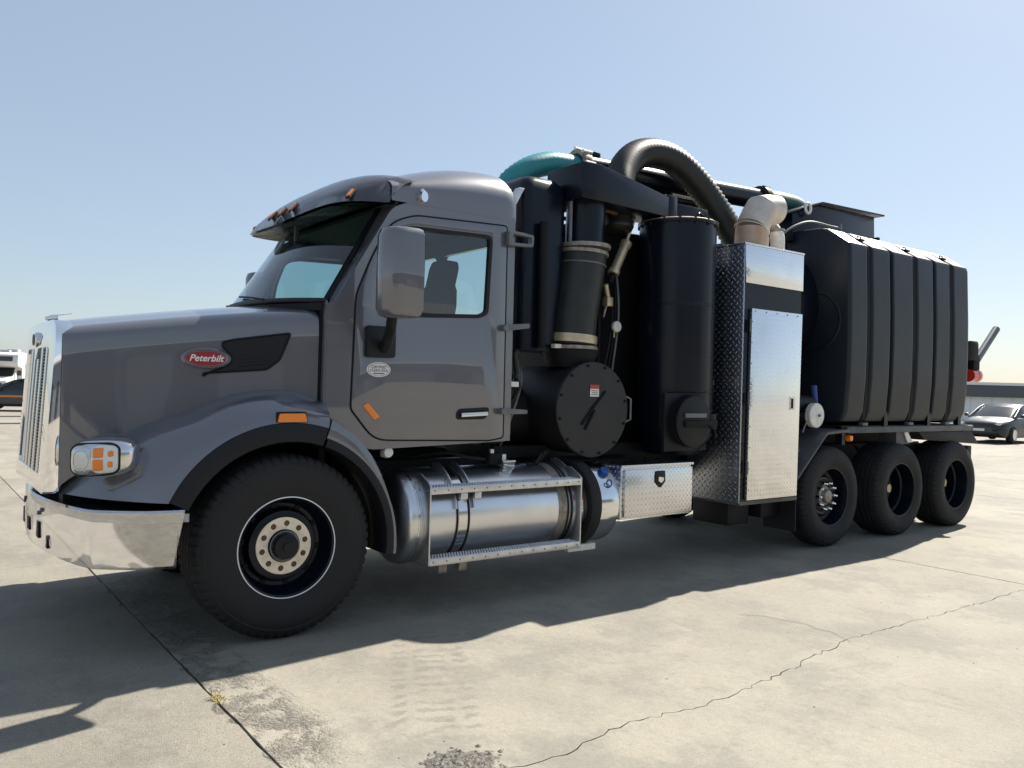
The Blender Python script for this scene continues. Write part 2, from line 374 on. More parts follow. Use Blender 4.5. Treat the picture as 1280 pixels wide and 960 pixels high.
    h = M('ADD', M('MULTIPLY', noise(160, 4, .7), M('ADD', M('MULTIPLY', left, .8), .35)), M('MULTIPLY', noise(14, 6), .9))
    h = M('ADD', h, M('MULTIPLY', M('MULTIPLY', noise(42, 4, .8), rough_), 6))
    bp = n.new('ShaderNodeBump'); bp.inputs['Strength'].default_value = .8; bp.inputs['Distance'].default_value = .008
    l.new(h, bp.inputs['Height']); l.new(bp.outputs[0], b.inputs['Normal'])
    b.inputs['Specular IOR Level'].default_value = .3
    return m
concrete()
yard = struct(poly('concrete_yard', [(-1500, -1500), (3000, -1500), (3000, 3000), (-1500, 3000)], 'concrete', None, 'Z', -.5, -.02))
JX = [-20.64 + 6.66 * i for i in range(9)]
JX = [-13.98, -7.32, -.66, 6.00, 12.66, 19.32, 25.98]
rc = random.Random(3)
def crack_line(x0, x1):
    key = [(-.66, -3.42), (.10, -3.38), (.24, -3.45), (.88, -3.33), (1.41, -3.38), (2.0, -3.34), (3.11, -3.16), (4.02, -3.17), (5.78, -3.18), (9, -3.1), (12.66, -3.3)]
    out = []; x = x0
    while x < x1 - .02:
        for (a, ya), (b, yb) in zip(key[:-1], key[1:]):
            if a <= x <= b: y = ya + (yb - ya) * (x - a) / (b - a); break
        out.append((x, y + rc.uniform(-.022, .022))); x += rc.uniform(.03, .10)
    yend = [ya + (yb - ya) * (x1 - a) / (b - a) for (a, ya), (b, yb) in zip(key[:-1], key[1:]) if a <= x1 <= b][0]
    out.append((x1, yend)); return out
def jag(x, y0, y1, s):     # slab edge along a joint, a little chipped near the camera
    out = []; y = y0
    while y < y1:
        out.append((x + s * (rc.uniform(.003, .011) if -5 < y < 3 else .006), y)); y += rc.uniform(.05, .16) if -5 < y < 3 else 4
    out.append((x + s * .006, y1)); return out
for i in range(len(JX) - 1):
    xa, xb = JX[i], JX[i + 1]
    near = xa > -8 and xa < 7
    if -1 < xa < 7:
        cl = crack_line(xa + .006, xb - .006)
        wd = [rc.uniform(.0015, .0045) for _ in cl]
        far = [(x, y + w_) for (x, y), w_ in zip(cl, wd)] + jag(xb, -2.9, 24, -1) + jag(xa, -2.9, 24, 1)[::-1]
        nearp = jag(xa, -16, -3.6, 1) + [(x, y - w_) for (x, y), w_ in zip(cl, wd)] + jag(xb, -16, -3.6, -1)[::-1]
        poly('slab', far, 'concrete', yard, 'Z', -.018, 0.0); poly('slab', nearp, 'concrete', yard, 'Z', -.018, 0.0)
    else:
        poly('slab', jag(xa, -16, 24, 1) + jag(xb, -16, 24, -1)[::-1], 'concrete', yard, 'Z', -.018, -.0)
for x in JX[1:-1]:
    poly('joint_filler', [(x - .03, -16), (x + .03, -16), (x + .03, 24), (x - .03, 24)], 'joint_soil', yard, 'Z', -.019, -.011)
poly('joint_filler', [(-.6, -3.6), (12.6, -3.6), (12.6, -2.95), (-.6, -2.95)], 'joint_soil', yard, 'Z', -.019, -.012)
# hairline branch of the crack
bm = bmesh.new(); pts = [(3.08, -3.20), (3.12, -3.10), (3.17, -3.0), (3.15, -2.9), (3.19, -2.8), (3.14, -2.66), (3.10, -2.5), (2.98, -2.38)]
a = [bm.verts.new((x - .0022, y, .0035)) for x, y in pts]; b_ = [bm.verts.new((x + .0022, y + .002, .0035)) for x, y in pts]
for i in range(len(pts) - 1): bm.faces.new((a[i], b_[i], b_[i + 1], a[i + 1]))
finish('hairline_crack', bm, 'joint_soil', yard)
# loose stones: in the broken strip, in the pothole, and scattered over the slabs
def b_stone(bm, x, y, r, z=0):
    v = []
    for dx, dy, dz in ((1, 0, 0), (-1, 0, 0), (0, 1, 0), (0, -1, 0), (0, 0, .9), (.7, .7, .3), (-.7, .6, .35), (.6, -.7, .3), (-.65, -.65, .25)):
        k = r * rc.uniform(.7, 1.2); v.append(bm.verts.new((x + dx * k, y + dy * k, z + max(0, dz * k * .8))))
    bmesh.ops.convex_hull(bm, input=v)
def stones(name, n, fn, label, m='stone'):
    bm = bmesh.new()
    for _ in range(n):
        x, y, r = fn(); b_stone(bm, x, y, r, -.001)
    o = finish(name, bm, m, None, smooth=False); o['kind'] = 'stuff'; o['label'] = label; o['category'] = 'gravel'; return o
stones('loose_aggregate', 420, lambda: (-.64 + abs(rc.gauss(0, .13)), rc.uniform(-3.0, .3), rc.uniform(.0022, .006)), 'crumbled grey aggregate along the slab joint beside the front wheel')
stones('pothole_gravel', 330, lambda: (-.03 + rc.gauss(0, .085), -3.26 + rc.gauss(0, .07), rc.choice((.003, .004, .005, .007, .011, .015))), 'loose stones in the small broken patch at the bottom edge')
stones('scattered_grit', 260, lambda: (rc.uniform(-1.6, 8), rc.uniform(-4.4, -1.2), rc.choice((.0025, .003, .004, .006))), 'dark grit scattered over the pale concrete', 'stone_dark')
def tuft(x, y, n, h, label):
    bm = bmesh.new()
    for _ in range(n):
        a_ = rc.uniform(0, 6.28); ln = h * rc.uniform(.4, 1); px, py = x + rc.gauss(0, .02), y + rc.gauss(0, .035); q = Vector((math.cos(a_), math.sin(a_), 0)); s = Vector((-q.y, q.x, 0)) * .0022
        p0 = Vector((px, py, -.008)); p1 = p0 + q * ln * .5 + Vector((0, 0, ln * .7)); p2 = p0 + q * ln + Vector((0, 0, ln * .65))
        v = [bm.verts.new(p) for p in (p0 - s, p0 + s, p1 + s, p1 - s, p2)]; bm.faces.new(v[:4]); bm.faces.new((v[3], v[2], v[4]))
    return stuff(tag(finish('weed_tuft', bm, 'dry_weed'), label, 'weed'))
tuft(-.645, -1.98, 60, .04, 'dry yellow weed tuft in the slab joint by the front wheel')
tuft(6.0, -1.75, 30, .03, 'small dry weed in the far slab joint near the rear wheels')

# ------------------------------------------------------------------ background
def obj_copy_tree(): pass
def car(name, label, loc, rz, paint, Lc=4.3, stripe=None):
    t = thing(name, label, 'car', loc, rz)
    # local: +x is the front; body lofted from nose to tail
    st = [(2.12, .62, .34, .56, .62), (2.05, .76, .24, .66, .74), (1.75, .86, .20, .78, .84), (1.2, .89, .19, .88, .93), (.75, .90, .19, .92, .98), (-.9, .90, .19, .94, 1.0), (-1.7, .88, .22, .92, 1.0), (-2.05, .82, .30, .86, .96), (-2.15, .70, .42, .74, .84)]
    rings = []
    for x, w, zb, zs, zt in st:
        rings.append([(x, -w * .92, zb), (x, -w, zb + .16), (x, -w, zs - .10), (x, -w * .94, zs), (x, -w * .6, zt), (x, 0, zt + .015), (x, w * .6, zt), (x, w * .94, zs), (x, w, zs - .10), (x, w, zb + .16), (x, w * .92, zb)])
    loft('body', rings, paint, t, True, True, 0, 50)
    gl = []
    for x, w, z in ((1.0, .76, .94), (.25, .70, 1.32), (-.2, .66, 1.43), (-1.1, .64, 1.42), (-1.75, .68, 1.15), (-1.95, .70, .98)):
        gl.append([(x, -.84, .92), (x, -w, z - .05), (x, -w * .8, z), (x, 0, z + .02), (x, w * .8, z), (x, w, z - .05), (x, .84, .92)])
    loft('windows', gl, 'car_glass', t, True, True, 0, 50)
    rf = []
    for x, w, z in ((.22, .69, 1.315), (-.2, .665, 1.44), (-1.15, .645, 1.43), (-1.4, .66, 1.33)):
        rf.append([(x, -w, z - .035), (x, -w * .8, z + .012), (x, 0, z + .034), (x, w * .8, z + .012), (x, w, z - .035)])
    loft('roof', rf, paint, t, False, False, 0, 50, .012)
    for s in (-1, 1):
        for x in (1.32, -1.35):
            w = lathe('wheel', [(.14, -.1), (.2, -.1), (.29, -.105), (.315, -.07), (.315, .07), (.29, .1), (.2, .1)], (x, s * .82, .315), (0, 1, 0), 'rubber', t, 24)
            lathe('rim', [(.0, .0), (.19, 0), (.205, .02)], (x, s * .93, .315), (0, s, 0), 'alu', w, 20)
        tube('pillar', [(1.0, s * .80, .95), (.25, s * .715, 1.31), (-.1, s * .69, 1.40)], .03, paint, t, 6)
        hl = poly('headlight', rounded([(s * .42, .60), (s * .74, .68), (s * .80, .78), (s * .62, .74), (s * .44, .68)], .02), 'lens_clear', t, 'X', 1.90, 2.06)
        box('mirror', .62, .80, s * .92, s * 1.06, .95, 1.07, paint, t, .03)
    poly('grille', rounded([(-.5, .42), (.5, .42), (.42, .58), (-.42, .58)], .04), 'rv_dark', t, 'X', 1.95, 2.125)
    box('number_plate', 2.12, 2.14, -.2, .2, .44, .53, 'white_plastic', t)
    if stripe: 
        for s in (-1, 1): box('side_stripe', -1.5, 1.75, s * .885, s * .91, .60, .68, stripe, t)
    return t
dirL = math.atan2(-rt0.y, -rt0.x)
car('parked_car', 'dark grey hatchback parked before the low white building at right', (32.4, 8.1, 0), math.atan2(CAM.y - 8, CAM.x - 33) - .34, 'car_paint')
c2 = car('low_car', 'dark blue car with an orange side stripe, partly hidden behind the truck grille', (2.55, 36.3, 0), dirL + .25, 'dark_truck', 4.3, 'orange_paint')

def motorhome(label, loc, rz, body):
    t = thing('motorhome', label, 'motorhome', loc, rz, 'motorhomes parked at the far left')
    # local +x is the front: cab with bonnet below an overhanging bunk
    poly('body', rounded([(.9, .75), (.9, 2.0), (1.75, 2.1), (1.95, 2.35), (1.85, 2.95), (1.2, 3.1), (-5.2, 3.1), (-5.35, 2.9), (-5.35, .6), (0, .6)], .08), body, t, 'Y', -1.18, 1.18, (), .05)
    loft('cab', [[(2.85, -.75, .62), (2.85, -.75, 1.12), (2.85, .75, 1.12), (2.85, .75, .62)], [(2.6, -.88, .5), (2.6, -.88, 1.28), (2.6, .88, 1.28), (2.6, .88, .5)], [(1.75, -.93, .5), (1.75, -.9, 1.42), (1.75, .9, 1.42), (1.75, .93, .5)], [(1.1, -.95, .5), (1.1, -.82, 2.05), (1.1, .82, 2.05), (1.1, .95, .5)], [(.6, -.95, .5), (.6, -.82, 2.06), (.6, .82, 2.06), (.6, .95, .5)]], body, t, True, True, .03)
    loft('windscreen', [[(1.80, -.84, 1.44), (1.80, .84, 1.44)], [(1.17, -.78, 2.02), (1.17, .78, 2.02)]], 'rv_dark', t, False, False, 0, 38, .02)
    box('bunk_window', 1.86, 1.93, -.85, .85, 2.45, 2.80, 'rv_dark', t, .01)
    box('grille', 2.80, 2.88, -.5, .5, .68, .98, 'rv_dark', t); box('bumper', 2.75, 2.98, -.9, .9, .42, .60, 'rv_grey', t, .03)
    for s in (-1, 1):
        box('headlight', 2.83, 2.89, s * .55, s * .72, .78, .95, 'lens_clear', t)
        box('side_window', -3.5, -2.2, s * 1.16, s * 1.20, 1.7, 2.3, 'rv_dark', t, .01); box('side_window', -.9, .3, s * 1.16, s * 1.20, 1.7, 2.3, 'rv_dark', t, .01)
        for x in (2.05, -3.6): lathe('wheel', [(.0, .1), (.2, .12), (.36, .12), (.39, .08), (.39, -.1)], (x, s * .9, .39), (0, s, 0), 'rubber', t, 20)
        box('mirror', 1.35, 1.45, s * 1.0, s * 1.25, 1.5, 1.85, 'rv_dark', t)
    box('air_conditioner', -1.6, -.8, -.35, .35, 3.09, 3.38, 'rv_grey', t, .06); box('roof_vent', .3, .75, -.3, .3, 3.09, 3.28, 'rv_grey', t, .04)
    box('stripe', -5.1, .8, -1.195, 1.195, 1.25, 1.33, 'rv_grey', t)
    return t
motorhome('white motorhome with overhanging bunk window, leftmost in the far row', (4.2, 61.5, 0), R(-112), 'rv_white')
motorhome('pale grey motorhome behind the white one, beside the truck grille', (8.6, 66.5, 0), R(-118), 'rv_grey')
motorhome('white motorhome farther back in the row, mostly hidden by the truck', (14.6, 72, 0), R(-112), 'rv_white')
# narrow dark strips with raised grey edges across the yard at far left
for k, (y, w) in enumerate(((25.2, .16), (30.4, .16))):
    g = thing('dark_strip', ('narrow dark strip across the yard, the nearer of two at far left', 'narrow dark strip across the yard, the farther of two at far left')[k], 'drain', (0, y, 0), 0, 'dark strips across the far yard')
    box('strip_bed', -9, 2.6 + k, -w, w, -.015, .004, 'stone_dark', g)
    for s in (-1, 1): box('strip_edge', -9, 2.6 + k, s * w, s * (w + .03), -.012, .008, 'grey_steel', g)

# low white building behind the parked car
D = 39.5
bc = CAM + fw0 * D; bc.z = 0
bx = rt0; byv = fw0
bld = thing('low_building', 'low white corrugated building with a dark roof fascia at right edge', 'building', (bc.x, bc.y, 0), math.atan2(bx.y, bx.x))
x0, x1 = 17.0, 44.0
box('wall', x0, x1, .06, 8, 0, 2.3, 'wall_white', bld)
k = 0; xx = x0
while xx < x1 - .01:
    poly('wall_panel', [(xx, 0.0), (xx + .08, -.05), (xx + .5, -.05), (xx + .58, 0.0), (xx + .99, 0), (xx + .99, .05), (xx, .05)], 'wall_white', bld, 'Z', 0.02, 1.72); xx += 1.0
box('fascia', x0 - .3, x1, -.35, .05, 1.73, 2.28, 'fascia_dark', bld); box('roof', x0 - .4, x1, -.42, 8.2, 2.285, 2.42, 'roof_pale', bld)
box('door', 27, 27.95, -.07, -.03, .02, 1.7, 'rv_grey', bld)

# building and trailer added unseen behind the camera, for reflections in paint and chrome
mat('wall_blue_grey', (.16, .175, .20), .6, var=(.3, .4, (.12, .13, .15, 1))); mat('door_dark', (.035, .037, .042), .5); mat('roof_sheet', (.30, .31, .32), .5)
wh = thing('reflection_warehouse', 'unseen long blue grey building, added behind the camera for its reflection in the truck paint', 'building', (-6, -46, 0), 0)
box('wall', -42, 40, -14, 0, 0, 6.4, 'wall_blue_grey', wh); poly('roof', [(-14.5, 6.405), (.6, 6.405), (.6, 6.6), (-7, 8.2), (-14.5, 6.6)], 'roof_sheet', wh, 'X', -42.5, 40.5)
for k in range(9):
    x = -36 + 8.6 * k; d_ = box('loading_door', x, x + 3.6, .0, .06, .02, 4.2, 'door_dark' if k % 3 else 'roof_sheet', wh)
    for j in range(4): box('door_rib', x + .05, x + 3.55, .06, .09, .5 + j, .56 + j, 'grey_steel', d_)
tl_ = thing('reflection_trailer', 'unseen dark blue box trailer, added behind the camera for its reflection in the truck paint', 'trailer', (-13, -24, 0), R(8))
box('body', -6, 6, -1.25, 1.25, 1.1, 3.9, 'dark_truck', tl_, .03); box('underframe', -5.8, 5.8, -.6, .6, .85, 1.09, 'rv_dark', tl_)
for x in (-4.6, -3.3): 
    for s_ in (-1, 1): lathe('wheel', [(0, .12), (.3, .14), (.48, .14), (.5, .1), (.5, -.14)], (x, s_ * .95, .5), (0, s_, 0), 'rubber', tl_, 20)
for y in (-.8, .8): box('landing_leg', 3.4, 3.55, y - .06, y + .06, 0, .85, 'grey_steel', tl_)
# ------------------------------------------------------------------ the vacuum truck (x runs rearwards from the front axle, near side is -y)
T = thing('vacuum_truck', 'grey vacuum truck with chrome bumper, black hoses and black water tanks', 'truck')
PI = math.pi
def lerp(a, b, t): return a + (b - a) * t
# ---- hood
def hood_w(x): return lerp(.665, .985, ((x + 1.21) / 1.49) ** .8 if x > -1.21 else 0)
def hood_sec(x, n=9):
    t = max(0, (x + 1.21) / 1.49); w = hood_w(x); zc = 1.965 + .275 * t - .05 * t * t; zs = zc - .055 - .02 * t; zb = .93 + .52 * t ** .6
    r = .12 + .02 * t; pts = []
    ga = max(0, min(1, (x + 1.20) / .30)); ga = ga * ga * (3 - 2 * ga); gb = max(0, min(1, (-.45 - x) / .40)); ga *= gb * gb * (3 - 2 * gb)
    for k in range(10):
        z = lerp(zb, zs - r * .8, k / 9); f = max(0, min(1, (1.66 - z) / .62)); f = f * f * (3 - 2 * f)
        pts.append((x, -w - .012 * ga * f + .004 * (k == 9), z))
    for k in range(1, 6):
        a = PI / 2 * k / 6; pts.append((x, -w + r * (1 - math.cos(a)) + .004, zs - r * .8 + r * .8 * math.sin(a)))
    for k in range(n + 1):
        u = -1 + k / n; y = (w - r) * u; pts.append((x, y, zs + (zc - zs) * (1 - (abs(u)) ** 2.2)))
    return pts + [(p[0], -p[1], p[2]) for p in pts[:-1][::-1]]
hx = [-1.205, -1.19, -1.15, -1.08, -1.0, -.9, -.8, -.6, -.4, -.2, 0, .15, .262, .272]
rings = [hood_sec(x) for x in hx]
hood = loft('hood', rings, 'paint', T, False, False, 0, 30)
tube('hood_seal', [(.285, p[1] * .995, p[2] - .004) for p in hood_sec(.285)], .010, 'black_matte', hood, 6)
# hood ornament
o = lathe('ornament', [(.0, -.055), (.010, -.05), (.02, -.02), (.024, 0), (.02, .02), (.0, .035)], (-1.165, 0, 1.995), (1, 0, .12), 'chrome', hood, 16)
loft('ornament_wing', [[(-1.20, -.004, 1.985), (-1.20, .004, 1.985), (-1.18, .004, 2.015), (-1.18, -.004, 2.015)], [(-1.13, -.035, 2.015), (-1.13, .035, 2.015), (-1.12, .035, 2.021), (-1.12, -.035, 2.021)], [(-1.06, -.015, 2.03), (-1.06, .015, 2.03), (-1.06, .015, 2.033), (-1.06, -.015, 2.033)]], 'chrome', hood, True, True)
# side vent and emblem, both sides
for s in (-1, 1):
    def hy(x, off): return s * (hood_w(x) + off)
    vp = rounded([(-.335, 1.855), (-.27, 1.875), (.085, 1.935), (.075, 1.90), (.02, 1.755), (-.06, 1.69), (-.44, 1.655), (-.445, 1.635), (-.40, 1.665), (-.285, 1.715), (-.27, 1.77), (-.33, 1.82)], .02, 3)
    bm = bmesh.new(); va = [bm.verts.new((x, hy(x, .009), z)) for x, z in vp]; vb = [bm.verts.new((x, hy(x, -.05), z)) for x, z in vp]
    bm.faces.new(va); bm.faces.new(vb[::-1])
    for i in range(len(va)): j = (i + 1) % len(va); bm.faces.new((va[i], vb[i], vb[j], va[j]))
    fixn(bm); bmesh.ops.triangulate(bm, faces=bm.faces[:]); vent = finish('side_vent', bm, 'plastic_black', T)
    vr = tube('vent_rim', [(x, hy(x, .010), z) for x, z in vp + vp[:1]], .007, 'plastic_black', vent, 6)
    for k in range(9):
        zz = 1.70 + .022 * k; tube('vent_slat', [(-.24 + .004 * k, hy(-.24, .0095), zz + .004), (.0 + .006 * k, hy(0, .0095), zz + .035)], .0025, 'plastic_black', vent, 5)
    em = loft('emblem_base', [[(-.425 + a_ * math.cos(q), hy(-.425 + a_ * math.cos(q), off), 1.748 + b2 * math.sin(q)) for q in [2 * PI * i / 36 for i in range(36)]] for a_, b2, off in ((.148, .068, -.01), (.148, .068, .012), (.138, .060, .020))], 'paint', T)
    ring = loft('emblem_rim', [[(-.432 + a_ * math.cos(q), hy(-.432 + a_ * math.cos(q), off), 1.748 + b2 * math.sin(q)) for q in [2 * PI * i / 36 for i in range(36)]] for a_, b2, off in ((.127, .055, .018), (.127, .055, .027))], 'chrome', em)
    loft('emblem_face', [[(-.432 + a_ * math.cos(q), hy(-.432 + a_ * math.cos(q), off), 1.748 + b2 * math.sin(q)) for q in [2 * PI * i / 36 for i in range(36)]] for a_, b2, off in ((.119, .048, .024), (.118, .047, .030))], 'red_enamel', em)
    sl_x = (hood_w(-.35) - hood_w(-.5)) / .15 * s
    ax = Vector((1, sl_x, 0)) if s < 0 else Vector((-1, -sl_x, 0))
    text_mesh('emblem_lettering', 'Peterbilt', .058, 'white_plastic', em, Vector((-.432, hy(-.432, .0315), 1.748)), ax, Vector((.02, 0, 1)), .0012, .28, .0012)
# ---- chrome grille surround and bars
GX = lambda z: -1.232 - .055 * (1.95 - z) / 1.0       # leans a little forward towards the bottom
def gp(y, z, dx=0): return (GX(z) - .02 * (1 - (y / .66) ** 2) + dx, y, z)
outer = rounded([(-.665, .915), (.665, .915), (.655, 1.955), (-.655, 1.955)], [.02, .02, .15, .15], 6)
inner = rounded([(-.50, 1.02), (.50, 1.02), (.49, 1.79), (.09, 1.79), (0, 1.71), (-.09, 1.79), (-.49, 1.79)], [.03, .03, .05, .015, .02, .015, .05], 4)
bm = bmesh.new(); es = []; loops = []
for lp in (outer, inner):
    vs = [bm.verts.new(gp(*p)) for p in lp]; loops.append(vs); es += [bm.edges.new((vs[i], vs[(i + 1) % len(vs)])) for i in range(len(vs))]
bmesh.ops.triangle_fill(bm, use_beauty=True, edges=es)
ext = bmesh.ops.extrude_face_region(bm, geom=bm.faces[:]); bmesh.ops.translate(bm, vec=(.085, 0, 0), verts=[v for v in ext['geom'] if isinstance(v, bmesh.types.BMVert)])
fixn(bm); gs = finish('grille_surround', bm, 'chrome', T, .018, 3, 32)
for y in (-.333, -.166, 0, .166, .333):
    zt = 1.725 if y == 0 else 1.80
    tube('grille_bar', [gp(y, 1.0, .022), gp(y, 1.4, .022), gp(y, zt, .022)], .013, 'chrome_dull', gs, 8)
bm = bmesh.new(); z = 1.022
while z < 1.80:
    b_box(bm, GX(z) + .024, GX(z) + .036, -.50, .50, z, z + .0075); z += .0205
stuff(finish('grille_mesh', bm, 'alu_step', gs))
box('radiator_core', -1.13, -1.08, -.55, .55, .97, 1.85, 'black_matte', T)
em = lathe('nose_emblem', [(.0, -.016), (.035, -.012), (.05, 0), (.05, .02)], gp(0, 1.845, -.008), (1, 0, 0), 'chrome_dull', gs, 24)
lathe('emblem_face', [(.0, -.012), (.036, -.012), (.038, 0)], gp(0, 1.845, -.012), (1, 0, 0), 'label_ink', em, 24)
# ---- bumper: bowed front, chamfered corners, wrapped sides
BP = [(-.645, -1.285), (-.85, -1.235), (-1.05, -1.10), (-1.125, -1.0), (-1.195, -.75), (-1.245, -.48), (-1.272, -.2), (-1.28, 0)]
BP = [tuple(p)[:2] for p in spline([(x, y, 0) for x, y in BP], 4)]
BP = BP + [(x, -y) for x, y in BP[:-1][::-1]]
def bump_ring(zc):
    return [[(x + (.07 if k == 0 else .0) * 0, y, 0) for x, y in BP] for k in (0,)]
prof = [(.045, .855), (.012, .862), (.0, .850), (-.004, .72), (-.002, .60), (.006, .545), (.03, .525)]
rings = []
for off, z in prof:
    ring = []
    for i, (x, y) in enumerate(BP):
        p = Vector(BP[max(i - 1, 0)]); q = Vector(BP[min(i + 1, len(BP) - 1)]); tdir = (q - p).normalized(); nrm = Vector((tdir.y, -tdir.x))
        e = 1 if i in (0, len(BP) - 1) else 0
        dx = -.06 * (.85 - z) / .33 if e else 0      # rear edge slants forward towards the bottom
        ring.append((x + nrm.x * off + dx, y + nrm.y * off * (1), z))
    rings.append(ring)
bumper = loft('bumper', rings, 'chrome', T, False, False, 0, 40, .006)
poly('bumper_step', [(x + .03, y * .985) for x, y in BP], 'plate_dark', bumper, 'Z', .79, .838)
poly('tread_plate', [(-.66, -1.24), (-1.05, -1.05), (-1.13, -.95), (-1.10, -.70), (-.66, -.80)], 'plate_box', bumper, 'Z', .842, .850)
for y0, z0, w, h in ((-.33, .66, .05, .10), (.33, .66, .05, .10), (-.05, .66, .05, .08), (-.52, .60, .035, .055), (.52, .60, .035, .055)):
    xb = min(BP, key=lambda p: abs(p[1] - y0))[0] - .0045
    box('bumper_slot', xb - .002, xb + .02, y0 - w, y0 + w, z0 - h / 2, z0 + h / 2, 'black_matte', bumper)
for y0, z0 in ((-.42, .79), (-.36, .765), (.2, .79), (.26, .765), (-.55, .64)):
    xb = min(BP, key=lambda p: abs(p[1] - y0))[0] - .004; cyl('bumper_bolt', (xb - .008, y0, z0), (xb + .01, y0, z0), .013, 'grey_steel', bumper, n=10)
# ---- headlight pods
for s in (-1, 1):
    hp = holder('headlight', T)
    hc = Vector((-.990, s * .930, 1.150)); hd = Vector((.84, s * .54, 0)).normalized(); hn = Vector((-.54, s * .84, 0)).normalized(); HA, HB, HC = .185, .135, .118
    def pod(u, v, off=0):       # u along the pod, v up, both -1..1
        e = 3.2; q = max(0., 1 - abs(u) ** e - abs(v) ** e) ** (1 / e)
        return hc + hd * (HA * u) + Vector((0, 0, HC * v * (1 - .12 * max(0, u)) + .012 * u)) + hn * (HB * q + off)
    rr = []
    for i in range(25):
        u = -math.cos(PI * i / 24); vm = max(.02, (1 - abs(u) ** 3.2) ** (1 / 3.2)); col_ = []
        for k in range(17):
            v = -math.cos(PI * k / 16) * vm; col_.append(pod(u, v))
        for k in range(15, 0, -1):
            v = -math.cos(PI * k / 16) * vm; col_.append(pod(u, v) - hn * (2.0 * max(0, (pod(u, v) - hc).dot(hn))) * .6)
        rr.append(col_)
    loft('housing', rr, 'chrome_dull', hp, True, True, 0, 60)
    def lens(name, u0, u1, v0, v1, m, off, r=.06, parent=hp):
        pts = rrect(u0, u1, v0, v1, min(r, (u1 - u0) * .45, (v1 - v0) * .45), 5); c0 = ((u0 + u1) / 2, (v0 + v1) / 2); rings = []
        for f in (0.001, .25, .5, .75, .93, 1.0, 1.0):
            o_ = off if len(rings) < 6 else -.004
            rings.append([pod(c0[0] + (a_ - c0[0]) * f, c0[1] + (b2 - c0[1]) * f, o_ - (.002 if f == 1.0 else 0)) for a_, b2 in pts])
        return loft(name, rings, m, hp, True, False, 0, 60)
    ol = rrect(-.93, .62, -.82, .74, .36, 8); tube('bezel', [pod(a_, b2, .003) for a_, b2 in ol + ol[:1]], .0065, 'plastic_black', hp, 8)
    lens('main_lens', -.90, -.20, -.76, .68, 'lens_clear', .005, .34)
    q0 = hc + hd * (-.55 * HA) + Vector((0, 0, -.008)); lp = []
    for i in range(25):
        a_ = 2 * PI * i / 24; lp.append(pod(-.54 + .25 * math.cos(a_), -.04 + .50 * math.sin(a_), .0065))
    tube('lens_ring', lp, .003, 'chrome_dull', hp, 6)
    lens('reflector', -.18, .59, -.74, .66, 'white_plastic', .004, .25)
    lens('amber_lens', -.15, .16, -.58, -.05, 'amber', .009, .05); lens('amber_lens', -.15, .16, .05, .52, 'amber', .009, .05)
    lens('amber_lens', .30, .44, -.46, -.16, 'amber', .009, .08); lens('amber_lens', .30, .46, .08, .38, 'amber', .009, .08)
